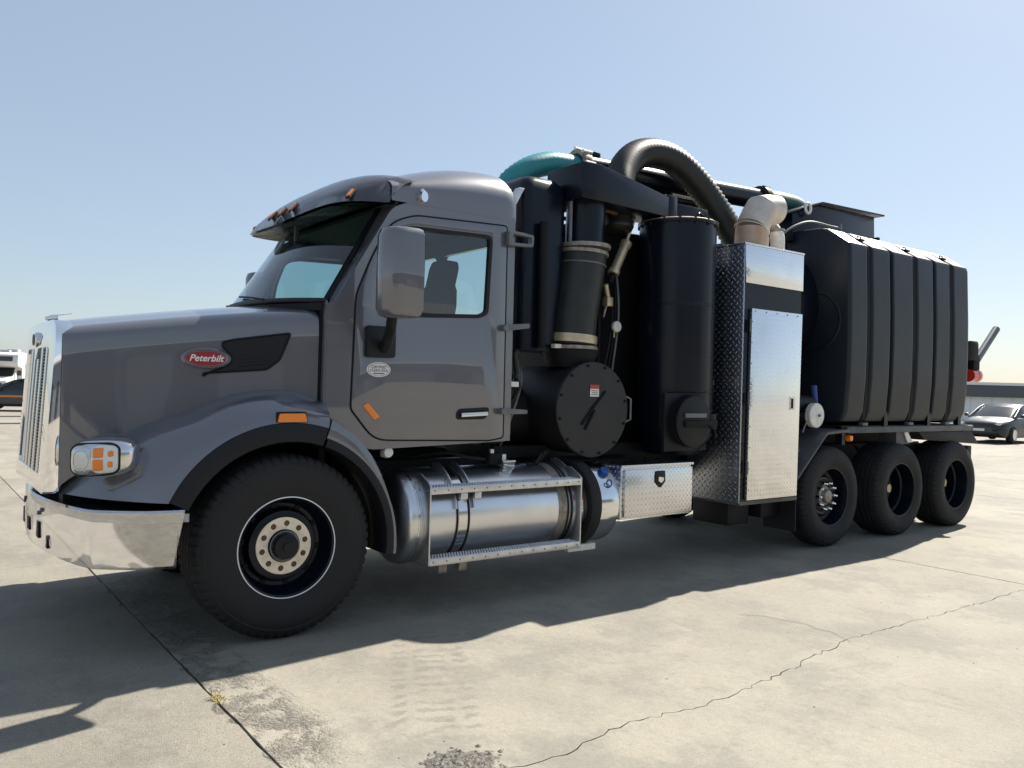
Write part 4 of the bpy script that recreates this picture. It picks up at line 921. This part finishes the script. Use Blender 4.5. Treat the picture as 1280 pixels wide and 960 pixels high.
    for x in (1.30, 1.42): box('rail_clip', x - .03, x + .03, yo + .02, yo + .07, .80, .85, 'alu_step', sf, .004)
    for x in (1.16, 1.33): box('hanger', x - .035, x + .035, yo + .06, yo + .12, .28, .352, 'steel_worn', sf, .006)
tank_side(-1); tank_side(1)
lb = poly('warning_label', [(-1.16, .60), (-1.16, .79), (-1.13, .79), (-1.13, .60)], 'white_plastic', T, 'X', 2.5, 2.501) if False else None
def sticker(x, y, z, w, h, par=None, n=(0, -1, 0), red=.35):
    lb = holder('warning_label', par or T); nx = Vector(n).normalized(); ux = Vector((0, 0, 1)).cross(nx).normalized() * -1; c = Vector((x, y, z)); uz = nx.cross(ux) * 1
    if uz.z < 0: uz = -uz
    def q(name, a0, a1, b0, b1, off, m):
        bm = bmesh.new(); bm.faces.new([bm.verts.new(c + ux * a + uz * b + nx * off) for a, b in ((a0, b0), (a1, b0), (a1, b1), (a0, b1))]); finish(name, bm, m, lb)
    q('paper', -w / 2, w / 2, -h / 2, h / 2, .003, 'white_plastic'); q('red_band', -w / 2, w / 2, h / 2 - h * red, h / 2, .0045, 'label_red')
    for k in range(3): q('text_line', -w * .4, w * (.4 - .1 * (k % 2)), h * (-.36 + .16 * k), h * (-.30 + .16 * k), .0045, 'label_ink')
sticker(2.435, -1.195, .70, .09, .15, None, (0, -1, .12))
# ---- black strap band, urea tank and aluminium tool box
lathe('tank_collar', [(.30, 2.565), (.365, 2.565), (.372, 2.575), (.372, 2.665), (.365, 2.675), (.30, 2.675)], (0, -.855, .655), (1, 0, 0), 'rubber', T, 56)
ut = holder('urea_tank', T)
lathe('shell', [(.0, 2.68), (.34, 2.68), (.345, 2.69), (.345, 2.885), (.33, 2.90), (.0, 2.90)], (0, -.855, .655), (1, 0, 0), 'alu_polished', ut, 56)
lathe('cap', [(.045, -.01), (.048, .02), (.040, .05), (.0, .055)], (2.79, -1.085, .905), (0, -.68, .73), 'blue_plastic', ut, 20)
tube('cap_loop', [Vector((2.79 + .028 * math.cos(2 * PI * i / 14), -1.175, .835 + .03 * math.sin(2 * PI * i / 14))) for i in range(15)], .006, 'blue_plastic', ut, 6)
box('mount_bar', 2.42, 2.72, -1.10, -1.06, .285, .335, 'steel_white', T)
tb = holder('tool_box', T)
box('case', 2.895, 3.77, -1.20, -.62, .525, .962, 'plate_box', tb, .004); box('lid', 2.885, 3.78, -1.225, -.61, .963, .985, 'plate_box', tb, .003)
dr = poly('box_door', [(2.925, .545), (3.765, .545), (3.765, .945), (2.925, .945)], 'plate_box', tb, 'Y', -1.203, -1.225, (), .004)
lt = poly('latch', rounded([(3.285, .925), (3.40, .925), (3.405, .83), (3.345, .775), (3.28, .83)], .015), 'plastic_black', dr, 'Y', -1.224, -1.236, (), .003)
poly('latch_paddle', rounded([(3.315, .875), (3.375, .865), (3.375, .84), (3.345, .82), (3.31, .84)], .006), 'chrome_dull', lt, 'Y', -1.236, -1.243)
box('mesh_guard', 3.80, 3.97, -1.0, -.96, .62, .78, 'steel_white', T)
# ---- equipment between cab and tanks
# tall dark cabinet and stacks right behind the cab
cb = loft('silencer_cabinet', [[(x, y, z) for x, y in rounded([(2.13 + i_, -.78 + i_), (2.60 - i_, -.78 + i_), (2.60 - i_, -.30 - i_), (2.13 + i_, -.30 - i_)], .09, 4)] for z, i_ in ((1.93, 0), (3.25, 0), (3.34, .02), (3.39, .06), (3.405, .12))], 'black_paint', T, True, True, 0, 40)
tube('cabinet_rod', [(2.30, -.83, 1.95), (2.30, -.83, 3.0)], .035, 'black_matte', T, 12); tube('cabinet_rod', [(2.615, -.80, 1.95), (2.615, -.80, 3.32)], .016, 'grey_steel', T, 8)
br = loft('roof_bracket', [[(x + dx, -.75 + dy, z) for dx, dy in ((-.03, -.03), (.03, -.03), (.03, .03), (-.03, .03))] for x, z in ((1.95, 3.02), (2.02, 3.12), (2.10, 3.26))], 'alu_step', T, True, True, .006)
box('bulkhead_panel', 2.62, 2.66, -.60, .40, 1.3, 3.08, 'black_paint', T); box('bulkhead_panel', 2.9, 3.0, -.3, .45, 1.1, 3.0, 'black_matte', T)
pn = box('valve_panel', 2.74, 2.76, -.66, -.46, 2.55, 3.02, 'black_paint', T)
for z in (2.62, 2.72, 2.82, 2.92): cyl('panel_bolt', (2.74, -.60, z), (2.73, -.60, z), .007, 'grey_steel', pn, n=8)
# silencer drum with its round lid
DC = (2.735, 1.445)
dm = holder('silencer_drum', T)
lathe('drum_shell', [(.0, .25), (.37, .25), (.385, .27), (.385, .965), (.398, .97), (.398, 1.0), (.38, 1.0)], (DC[0], 0, DC[1]), (0, -1, 0), 'drum_steel', dm, 64, 30)
ld = lathe('drum_lid', [(.402, .985), (.404, 1.012), (.396, 1.020), (.0, 1.024)], (DC[0], 0, DC[1]), (0, -1, 0), 'drum_steel', dm, 64, 30)
tube('lid_crease', [(2.60, -1.026, 1.32), (2.72, -1.03, 1.46), (2.86, -1.026, 1.60)], .012, 'black_matte', ld, 6); tube('lid_crease', [(2.64, -1.026, 1.28), (2.735, -1.03, 1.44)], .014, 'black_matte', ld, 6)
tube('lid_handle', [(3.13, -1.0, 1.56), (3.18, -1.01, 1.54), (3.18, -1.01, 1.36), (3.13, -1.0, 1.34)], .010, 'grey_steel', ld, 8)
sticker(2.735, -1.024, 1.605, .10, .10, ld)
# hose from drum to the duct, with clamps
hv = holder('riser_hose', T)
tube('hose', spline([(2.705, -.74, 2.0), (2.715, -.74, 2.2), (2.76, -.745, 2.5), (2.81, -.75, 2.83)], 8), .213, 'rubber_hose', hv, 40)
for z, x, r_, h_, m_ in ((2.045, 2.705, .222, .07, 'brass'), (2.80, 2.806, .228, .03, 'steel_worn'), (2.70, 2.795, .219, .012, 'grey_steel')):
    lathe('clamp', [(r_ - .012, -h_ / 2), (r_, -h_ / 2), (r_ + .004, 0), (r_, h_ / 2), (r_ - .012, h_ / 2)], (x, -.745, z), (.06, 0, 1), m_, hv, 40)
lathe('flange', [(.20, 1.80), (.24, 1.93), (.24, 1.95), (.205, 1.955), (.205, 2.0)], (2.70, -.74, 0), (0, 0, 1), 'black_matte', hv, 40)
cp = lathe('clamp', [(.215, 1.955), (.232, 1.957), (.232, 1.985), (.215, 1.99)], (2.70, -.74, 0), (0, 0, 1), 'steel_worn', hv, 40)
box('clamp_ear', 2.43, 2.50, -.86, -.80, 1.955, 1.99, 'steel_white', cp, .004); box('clamp_ear', 2.90, 2.97, -.80, -.74, 1.95, 1.985, 'rust', cp, .004)
dk = cyl('riser_pipe', (2.82, -.75, 2.80), (2.835, -.75, 3.30), .172, 'black_paint', T, n=40)
lathe('pipe_flange', [(.17, 2.835), (.235, 2.84), (.24, 2.86), (.235, 2.875), (.17, 2.88)], (2.815, -.75, 0), (0, 0, 1), 'steel_worn', T, 40)
# tapered duct to the cyclone
loft('transfer_duct', [[(2.585, -.98, 3.225), (2.585, -.98, 3.53), (2.585, -.50, 3.53), (2.585, -.50, 3.225)], [(2.80, -.985, 3.225), (2.80, -.985, 3.535), (2.80, -.50, 3.535), (2.80, -.50, 3.225)], [(3.72, -.90, 3.23), (3.72, -.90, 3.42), (3.72, -.52, 3.42), (3.72, -.52, 3.23)]], 'black_paint', T, True, True, .008)
cyl('duct_outlet', (3.80, -.71, 3.16), (3.80, -.71, 3.45), .165, 'black_paint', T, n=36, bevel=.01)
# cyclone separator
CX, CY, CR = 3.94, -.82, .362
cy_ = holder('cyclone', T)
lathe('shell', [(.0, 1.02), (.25, 1.03), (CR - .01, 1.20), (CR, 1.30), (CR, 3.165), (CR + .012, 3.17), (CR + .012, 3.20), (CR - .01, 3.205), (.0, 3.215)], (CX, CY, 0), (0, 0, 1), 'black_paint', cy_, 72, 30)
lathe('rim_seal', [(CR + .012, 3.196), (CR + .016, 3.203), (CR + .004, 3.209)], (CX, CY, 0), (0, 0, 1), 'steel_worn', cy_, 72)
tube('shell_seam', [(CX + .335, CY - .15, 1.4), (CX + .335, CY - .15, 3.16)], .010, 'grey_steel', cy_, 6)
tube('lift_eye', spline([(4.08, -.95, 3.2), (4.07, -.95, 3.29), (4.12, -.93, 3.32), (4.18, -.93, 3.28), (4.18, -.93, 3.2)], 5), .012, 'black_paint', cy_, 8)
box('top_box', 3.95, 4.45, -.75, -.35, 3.2, 3.43, 'black_paint', T, .01)
sticker(CX + .62 * CR, CY - .785 * CR, 1.72, .07, .07, cy_, (.62, -.785, 0))
# clean-out hatch on the cyclone
hc = holder('cleanout_hatch', T)
box('mount_plate', 3.52, 4.09, -1.10, -1.05, 1.075, 1.60, 'black_dusty', hc, .004)
lathe('neck', [(.215, 1.06), (.215, 1.16), (.235, 1.165), (.235, 1.19), (.20, 1.19)], (3.77, 0, 1.345), (0, -1, 0), 'black_matte', hc, 48, 30)
lathe('lid', [(.22, 1.195), (.23, 1.20), (.23, 1.225), (.21, 1.235), (.0, 1.235)], (3.77, 0, 1.345), (0, -1, 0), 'black_dusty', hc, 48, 30)
box('latch_bar', 3.62, 4.05, -1.262, -1.236, 1.30, 1.36, 'black_matte', hc, .005); box('latch_bar', 3.62, 3.90, -1.262, -1.24, 1.385, 1.425, 'grey_steel', hc, .005); box('hinge', 3.98, 4.06, -1.24, -1.06, 1.28, 1.42, 'black_dusty', hc, .01)
tube('latch_handle', spline([(3.9, -1.25, 1.33), (3.98, -1.28, 1.28), (4.0, -1.28, 1.2)], 5), .012, 'black_matte', hc, 8)
# small cylinder hanging at an angle, hoses and fittings in the dark gap
ac = holder('air_cylinder', T)
cyl('barrel', (3.315, -.62, 2.72), (3.445, -.62, 2.97), .045, 'brass', ac); cyl('end_cap', (3.295, -.62, 2.685), (3.317, -.62, 2.725), .055, 'brass', ac); cyl('end_cap', (3.44, -.62, 2.96), (3.462, -.62, 3.0), .055, 'brass', ac); cyl('rod', (3.455, -.62, 2.99), (3.56, -.62, 3.23), .014, 'steel_white', ac, n=10); cyl('clevis', (3.26, -.62, 2.60), (3.30, -.62, 2.69), .03, 'black_matte', ac)
vf = holder('brass_fitting', T); box('body', 3.20, 3.28, -.66, -.58, 2.38, 2.47, 'brass', vf, .015); cyl('spout', (3.24, -.62, 2.47), (3.19, -.64, 2.58), .025, 'brass', vf, n=12); cyl('drain', (3.22, -.62, 2.38), (3.19, -.62, 2.28), .012, 'steel_worn', vf, n=8)
lathe('inlet_ring', [(.26, 3.215), (.30, 3.22), (.30, 3.245), (.26, 3.25)], (3.10, -.45, 0), (0, 0, 1), 'rust', T, 32)
tube('air_line', [(2.965, -.66, 2.9), (2.96, -.68, 2.3), (2.95, -.69, 1.86)], .008, 'grey_steel', T, 6)
tube('tie_rod', [(3.20, -.55, 1.1), (3.20, -.55, 3.1)], .02, 'black_matte', T, 8)
box('blower_housing', 2.95, 4.3, -.42, .55, 1.05, 3.16, 'black_matte', T, .05); box('equipment_frame', 2.0, 5.4, -.62, .62, 1.02, 1.12, 'black_dusty', T)
lathe('air_receiver', [(0, 2.0), (.2, 2.01), (.26, 2.06), (.26, 2.55), (0, 2.6)], (0, -.35, 1.38), (1, 0, 0), 'black_dusty', T, 32)
for k in range(3): tube('cable_loop', spline([(1.90, -.8 + .1 * k, 1.35), (2.0, -.95 + .1 * k, 1.62 - .05 * k), (2.05, -.7, 1.75), (2.2, -.6, 1.7)], 6), .011, 'rubber', T, 6)
box('junction_tab', 1.87, 1.95, -1.0, -.97, 1.62, 1.66, 'steel_white', T)
# ---- tall engine cabinet clad in tread plate
EB = holder('engine_cabinet', T)
x0, x1, y0, y1, z0, z1 = 4.40, 5.34, -1.25, -.60, .585, 3.045
box('core', x0 + .02, x1 - .004, y0 + .02, y1, z0, z1 - .02, 'black_paint', EB)
box('front_cladding', x0, x0 + .018, y0 + .006, y1, z0 - .01, z1 - .022, 'plate_dark', EB, .002)
box('top_cladding', x0 - .004, x1 + .006, y0 - .006, y1 + .002, z1 - .018, z1, 'plate_alu', EB, .003)
poly('corner_cladding', [(x0 + .012, z1 - .02), (x1, z1 - .02), (x1, 2.66), (x0 + .03, 2.665)], 'plate_alu', EB, 'Y', y0, y0 + .016, (), .002)
cd_ = poly('cabinet_door', [(4.49, .60), (5.285, .60), (5.31, 2.425), (4.505, 2.425)], 'plate_alu', EB, 'Y', y0 - .02, y0 + .014, (), .003)
lk = box('door_latch', 5.135, 5.215, y0 - .026, y0 - .018, 1.46, 1.59, 'chrome_dull', cd_); box('latch_hole', 5.145, 5.18, y0 - .028, y0 - .0255, 1.475, 1.575, 'black_matte', lk)
bm = bmesh.new()
for i in range(5): b_cyl(bm, (4.55 + i * .17, y0 - .019, 2.40), (4.55 + i * .17, y0 - .024, 2.40), .007, .006, 8)
for i in range(9): b_cyl(bm, (4.51 - .0, y0 - .019, .7 + i * .2), (4.51, y0 - .024, .7 + i * .2), .006, .005, 8)
stuff(finish('rivets', bm, 'grey_steel', cd_))
box('cabinet_sill', x0 + .03, x1 + .0, y0 + .015, y1, z0 - .035, z0, 'tray_steel', EB); box('support_bracket', 4.62, 4.95, -.95, -.5, .30, .55, 'black_dusty', T, .01); box('support_bracket', 5.05, 5.36, -1.02, -.55, .36, .55, 'black_dusty', T, .01)
# its exhausts
ex = holder('exhaust_elbow', T)
e1 = spline([(4.87, -.96, 3.04), (4.87, -.96, 3.20), (4.875, -.96, 3.27)], 6); tube('pipe', e1, .165, 'exhaust_rusty', ex, 36)
tube('bend', [(4.872, -.96, 3.27), (4.95, -.96, 3.40), (5.03, -.96, 3.50)], .166, 'exhaust_white', ex, 36); tube('outlet', [(5.0, -.96, 3.475), (5.10, -.96, 3.50), (5.24, -.96, 3.51)], .15, 'exhaust_white', ex, 36)
tube('seam', [Vector((4.873, -.96, 3.265)) + Vector((math.cos(q) * .168, math.sin(q) * .168, math.cos(q) * -.06)) for q in [2 * PI * i / 32 for i in range(33)]], .006, 'exhaust_white', ex, 6)
e2 = holder('vent_stack', T)
tube('pipe', spline([(5.55, -.78, 3.0), (5.55, -.78, 3.25), (5.55, -.76, 3.36)], 6), .075, 'steel_white', e2, 24); tube('bend', spline([(5.55, -.76, 3.34), (5.53, -.70, 3.42), (5.48, -.6, 3.42), (5.42, -.5, 3.30)], 6), .07, 'steel_worn', e2, 20)
lathe('collar', [(.07, -.012), (.086, -.01), (.086, .012), (.07, .014)], (5.55, -.765, 3.36), (0, .15, 1), 'steel_worn', e2, 24)
tube('hose_loop', spline([(5.28, -.80, 3.05), (5.33, -.80, 3.25), (5.25, -.75, 3.33), (5.15, -.7, 3.25)], 6), .028, 'exhaust_rusty', T, 10)
# ---- water tanks: ribbed black polyethylene, one each side
def water_tank(s):
    wt = holder('water_tank', T)
    xs = []; 
    edges = [6.34, 6.75, 7.215, 7.75, 8.215, 8.65, 9.11]
    kinds = ['end', 'strap', 'groove', 'strap', 'groove', 'strap', 'end']
    for i, (e, k) in enumerate(zip(edges, kinds)):
        if k == 'end':
            d = 1 if i == 0 else -1
            st = [(e, .035), (e + d * .008, .016), (e + d * .022, .004), (e + d * .045, 0), (e + d * .065, 0)]
            xs += st if i == 0 else st[::-1]
        elif k == 'groove': xs += [(e - .066, 0), (e - .05, 0), (e - .036, .006), (e - .020, .060), (e + .020, .060), (e + .036, .006), (e + .05, 0), (e + .066, 0)]
        else: xs += [(e - .085, 0), (e - .068, 0), (e - .056, .006), (e - .044, .034), (e + .044, .034), (e + .056, .006), (e + .068, 0), (e + .085, 0)]
    def sec(x, d):
        o = [(-.34, 1.30), (-.95, 1.30), (-1.095, 1.335), (-1.14, 1.45), (-1.165, 1.8), (-1.17, 2.2), (-1.165, 2.6), (-1.15, 3.0), (-1.14, 3.26), (-1.125, 3.305), (-.86, 3.49), (-.75, 3.515), (-.40, 3.515), (-.34, 3.45)]
        return [(x, s * (abs(y) - d * max(0, min(1, (abs(y) - .36) / .5))), z - (d * .8 if z > 3.28 else 0) + (d * .5 if z < 1.32 else 0)) for y, z in o]
    loft('tank_body', [sec(x, d) for x, d in xs], 'poly_tank', wt, True, True, 0, 33)
    for e in (6.75, 7.75, 8.65):
        def band(g0, g1, hw):
            pa = [(1.05, 1.30), (1.10, 1.38), (1.125, 1.6), (1.138, 2.2), (1.133, 2.6), (1.118, 3.0), (1.108, 3.25), (1.09, 3.30), (.835, 3.465), (.5, 3.485)]
            return [[(e + a_, s * (y + g), z + g * .8 * (z > 3.27)) for a_, g in ((-hw, g0), (-hw, g1), (hw, g1), (hw, g0))] for y, z in pa]
        sp = loft('strap', band(.0, .014, .028), 'black_matte', wt, True, True)
        bk = box('strap_buckle', e - .05, e + .05, s * .97, s * 1.05, 3.375, 3.40, 'black_paint', sp, .004); tube('buckle_eye', [(e - .03, s * 1.0, 3.40), (e - .03, s * 1.0, 3.43), (e + .04, s * 1.0, 3.43), (e + .04, s * 1.0, 3.40)], .008, 'grey_steel', sp, 6)
        box('strap_foot', e - .05, e + .05, s * 1.08, s * 1.14, 1.285, 1.32, 'grey_steel', sp, .004)
    lathe('moulded_ring', [(.30, -.002), (.315, .012), (.33, .012), (.345, -.002)], (6.345, s * .72, 2.45), (-1, 0, 0), 'poly_tank', wt, 40)
    for e in (7.215, 8.215, 9.0): poly('gusset', [(e - .04, 1.25), (e + .04, 1.25), (e + .035, 1.40), (e, 1.46), (e - .035, 1.40)], 'black_paint', wt, 'Y', s * 1.06, s * 1.12)
    # steel tray under the tank
    tr_ = holder('tank_tray', T)
    box('tray_edge', 6.36, 9.30, s * 1.10, s * 1.16, 1.205, 1.275, 'tray_steel', tr_, .006); box('tray_floor', 6.3, 9.28, s * .3, s * 1.10, 1.23, 1.285, 'black_dusty', tr_)
    poly('rear_apron', [(7.95, 1.20), (9.30, 1.20), (9.50, 1.055), (9.46, 1.03), (8.1, 1.10)], 'black_dusty', tr_, 'Y', s * .7, s * 1.13, (), .004)
    box('hanger_plate', 7.45, 7.75, s * .9, s * 1.12, 1.06, 1.204, 'tray_steel', tr_); poly('bright_bracket', [(7.60, 1.20), (7.68, 1.20), (7.80, 1.08), (7.68, 1.08)], 'steel_white', tr_, 'Y', s * 1.125, s * 1.14)
    ml = holder('side_marker', T); box('bracket', 6.30, 6.36, s * 1.05, s * 1.13, 1.08, 1.28, 'black_paint', ml); lathe('lens', [(.0, .05), (.03, .045), (.038, .02), (.038, -.01)], (6.43, s * 1.12, 1.15), (0, s, 0), 'amber', ml, 14)
    # mudguard of the lift axle
    ms = []
    for x, z in ((5.40, .74), (5.90, 1.185), (5.93, 1.20), (6.34, 1.222)): ms.append([(x, s * 1.20, z), (x, s * 1.20, z + .03), (x, s * .80, z + .03), (x, s * .80, z)])
    mg = loft('mudguard', ms, 'tray_steel', T, True, True, .003); box('mud_flap', 5.37, 5.385, s * .82, s * 1.2, .22, .76, 'rubber', T)
water_tank(-1); water_tank(1)
# debris tank between them
lathe('debris_tank', [(0, 5.50), (.5, 5.55), (.74, 5.70), (.78, 5.85), (.78, 9.15), (.74, 9.3), (0, 9.4)], (0, 0, 2.62), (1, 0, 0), 'black_paint', T, 48)
box('tank_cradle', 5.6, 9.3, -.32, .32, 1.02, 1.9, 'black_dusty', T)
# valve with blue lever and steel cap beside the tank
dv = holder('drain_valve', T)
lathe('pipe', [(.10, .45), (.10, .98), (.125, .98), (.125, 1.06), (.13, 1.07)], (5.83, 0, 1.40), (0, -1, 0), 'black_dusty', dv, 32); lathe('cap', [(.13, 1.065), (.132, 1.12), (.12, 1.13), (.0, 1.132)], (5.83, 0, 1.40), (0, -1, 0), 'steel_white', dv, 36)
cyl('cap_pin', (5.85, -1.13, 1.40), (5.85, -1.15, 1.40), .015, 'grey_steel', dv, n=8); tube('lever', [(5.98, -1.0, 1.52), (5.97, -1.0, 1.60), (5.95, -1.0, 1.72)], .03, 'blue_plastic', dv, 10); tube('lever_stem', [(5.95, -1.0, 1.40), (5.98, -1.0, 1.52)], .016, 'alu_step', dv, 8); tube('lanyard', [(5.70, -1.08, 1.32), (5.64, -1.08, 1.22)], .010, 'grey_steel', dv, 6)
cyl('valve_body', (5.6, -.95, 1.52), (5.95, -.95, 1.52), .09, 'black_dusty', dv)
# ---- boom, hoses and hopper on top
bo = holder('boom', T)
cyl('boom_tube', (3.25, -.10, 3.79), (6.22, -.10, 3.91), .115, 'black_paint', bo, n=32); cyl('boom_tube', (3.6, .22, 3.76), (5.6, .22, 3.80), .07, 'black_paint', bo, n=20)
for x, z in ((3.30, 3.79), (6.15, 3.905)):
    lathe('coupling', [(.11, -.05), (.16, -.045), (.165, 0), (.16, .045), (.11, .05)], (x, -.10, z), (1, 0, .04), 'black_dusty' if x > 5 else 'steel_worn', bo, 32)
for i in range(6):
    a = 2 * PI * i / 6; cyl('coupling_bolt', (6.09, -.10 + .15 * math.cos(a), 3.905 + .15 * math.sin(a)), (6.21, -.10 + .15 * math.cos(a), 3.905 + .15 * math.sin(a)), .022, 'black_dusty', bo, n=8)
for i in range(8):
    a = 2 * PI * i / 8; cyl('coupling_bolt', (3.24, -.10 + .165 * math.cos(a), 3.79 + .165 * math.sin(a)), (3.36, -.10 + .165 * math.cos(a), 3.79 + .165 * math.sin(a)), .018, 'steel_white', bo, n=8)
cyl('boom_post', (4.6, 0, 3.3), (4.6, 0, 3.8), .10, 'black_paint', bo); box('boom_saddle', 3.42, 3.52, -.25, .05, 3.5, 3.78, 'black_paint', bo, .01); box('boom_saddle', 3.43, 3.53, -.16, -.04, 3.88, 3.95, 'black_matte', bo, .01)
g1 = hose('suction_hose', [(3.28, -.10, 3.765), (3.10, -.10, 3.765), (2.90, -.10, 3.74), (2.66, -.10, 3.64), (2.46, -.08, 3.47), (2.34, -.04, 3.22), (2.30, .02, 2.9)], .108, 'green_hose', T, 32, .05, .045)
hose('discharge_hose', [(6.2, -.10, 3.91), (6.5, -.10, 3.93), (6.85, -.08, 3.93), (7.2, 0, 3.86)], .12, 'green_hose_dark', T, 28, .05, .028)
hose('vacuum_hose', [(3.35, -.62, 3.10), (3.40, -.55, 3.45), (3.55, -.45, 3.72), (3.80, -.38, 3.93), (4.10, -.36, 4.01), (4.40, -.38, 3.96), (4.68, -.44, 3.76), (4.92, -.52, 3.48), (5.10, -.60, 3.20), (5.2, -.65, 2.95)], .138, 'rubber_hose', T, 32, .05, .055)
hp = holder('top_hopper', T)
loft('hopper_body', [[(6.30, -.45, 3.40), (6.30, -.43, 3.72), (6.30, .43, 3.72), (6.30, .45, 3.40)], [(6.85, -.45, 3.40), (6.85, -.43, 3.90), (6.85, .43, 3.90), (6.85, .45, 3.40)], [(8.06, -.45, 3.40), (8.06, -.43, 3.93), (8.06, .43, 3.93), (8.06, .45, 3.40)]], 'black_paint', hp, True, True, .006)
loft('hopper_lid', [[(6.15, -.47, 3.685), (6.15, .47, 3.685), (6.15, .47, 3.705), (6.15, -.47, 3.705)], [(6.85, -.47, 3.912), (6.85, .47, 3.912), (6.85, .47, 3.932), (6.85, -.47, 3.932)], [(8.24, -.47, 3.955), (8.24, .47, 3.955), (8.24, .47, 3.975), (8.24, -.47, 3.975)]], 'black_paint', hp)
tube('lift_eye', [Vector((6.52 + .05 * math.cos(2 * PI * i / 20), -.49, 3.80 + .06 * math.sin(2 * PI * i / 20))) for i in range(21)], .018, 'steel_white', hp, 8)
tube('chain', spline([(8.06, -.46, 3.56), (8.12, -.5, 3.54), (8.20, -.5, 3.58), (8.28, -.5, 3.56), (8.20, -.5, 3.52), (8.08, -.5, 3.51)], 5), .012, 'grey_steel', hp, 6); box('lid_catch', 8.05, 8.10, -.49, -.43, 3.55, 3.66, 'black_matte', hp)
tube('hand_rail', spline([(5.75, -.66, 3.35), (5.95, -.70, 3.48), (6.2, -.74, 3.56), (6.55, -.78, 3.55), (6.72, -.80, 3.545)], 6), .014, 'grey_steel', T, 8); tube('rail_post', [(6.70, -.80, 3.42), (6.70, -.80, 3.60)], .016, 'grey_steel', T, 8)
# ---- rear arm and tail lamp past the tank
ra = holder('rear_arm', T)
cyl('arm_tube', (9.62, -1.0, 2.08), (10.27, -1.0, 2.60), .05, 'grey_steel', ra, n=16); box('arm_pivot', 9.50, 9.68, -1.06, -.8, 2.0, 2.22, 'black_matte', ra, .02); box('arm_plate', 9.30, 9.62, -1.08, -.95, 2.12, 2.40, 'black_matte', ra, .05); box('arm_mount', 9.1, 9.52, -.98, -.8, 1.9, 2.2, 'black_matte', ra)
tl = holder('tail_lamp', T); lathe('lens', [(.075, -.06), (.09, -.02), (.09, .06), (.07, .09), (0, .10)], (9.64, -1.0, 1.93), (1, 0, 0), 'red_lens', tl, 20); cyl('lamp_body', (9.48, -1.0, 1.93), (9.60, -1.0, 1.93), .085, 'red_lens', tl)
box('rear_bumper', 9.28, 9.40, -1.1, 1.1, .78, 1.0, 'black_dusty', T, .01)

# ---- more fittings
for i in range(12):
    a = 2 * PI * i / 12 + .2; cyl('lid_bolt', (DC[0] + .375 * math.cos(a), -1.018, DC[1] + .375 * math.sin(a)), (DC[0] + .375 * math.cos(a), -1.034, DC[1] + .375 * math.sin(a)), .011, 'black_matte', ld, n=8)
for z in (1.62, 2.42): lathe('weld_ring', [(CR + .001, z - .012), (CR + .006, z - .006), (CR + .006, z + .006), (CR + .001, z + .012)], (CX, CY, 0), (0, 0, 1), 'black_paint', cy_, 72)
for i in range(16):
    a = 2 * PI * i / 16; cyl('rim_bolt', (CX + (CR + .004) * math.cos(a), CY + (CR + .004) * math.sin(a), 3.15), (CX + (CR + .004) * math.cos(a), CY + (CR + .004) * math.sin(a), 3.215), .012, 'black_matte', cy_, n=8)
hyd = holder('hydraulic_lines', T)
for k, (dx, dz, m_) in enumerate(((0, 0, 'rubber'), (.05, .03, 'black_matte'), (.1, -.02, 'rubber'), (.16, .05, 'steel_worn'))):
    tube('line', spline([(1.95 + dx, -.55, 1.12), (2.02 + dx, -.62, 1.35 + dz), (2.12 + dx, -.60, 1.62 + dz), (2.16 + dx, -.50, 1.9), (2.2 + dx, -.45, 2.2)], 6), .013, m_, hyd, 8)
for k in range(3): tube('line', spline([(3.22 + .05 * k, -.50, 1.15), (3.20 + .06 * k, -.58, 1.6), (3.30 + .05 * k, -.60, 2.1 + .1 * k), (3.42, -.52, 2.6 + .1 * k)], 6), .012, ('rubber', 'black_matte', 'grey_steel')[k], hyd, 8)
for k in range(2): cyl('fitting', (3.19 + .07 * k, -.57, 1.55), (3.19 + .07 * k, -.575, 1.63), .021, 'brass', hyd, n=10)
pgg = holder('pressure_gauge', T); lathe('dial', [(.0, .03), (.045, .03), (.052, .022), (.052, 0), (0, 0)], (3.33, -.64, 2.20), (0, -1, 0), 'steel_white', pgg, 24); cyl('stem', (3.33, -.62, 2.10), (3.33, -.62, 2.17), .01, 'brass', pgg, n=8)
for z in (.85, 1.5, 2.2): cyl('door_hinge', (4.495, y0 - .012, z), (4.495, y0 - .012, z + .12), .012, 'grey_steel', cd_, n=10)
box('chassis_step', 5.42, 5.60, -1.08, -.8, 1.02, 1.05, 'tray_steel', T)
for k in range(3): tube('brake_hose', spline([(6.4 + .5 * k, -.62, 1.02), (6.5 + .5 * k, -.72, .82), (6.62 + .5 * k, -.66, .72), (6.75 + .5 * k, -.60, .9)], 6), .014, 'rubber', T, 8)
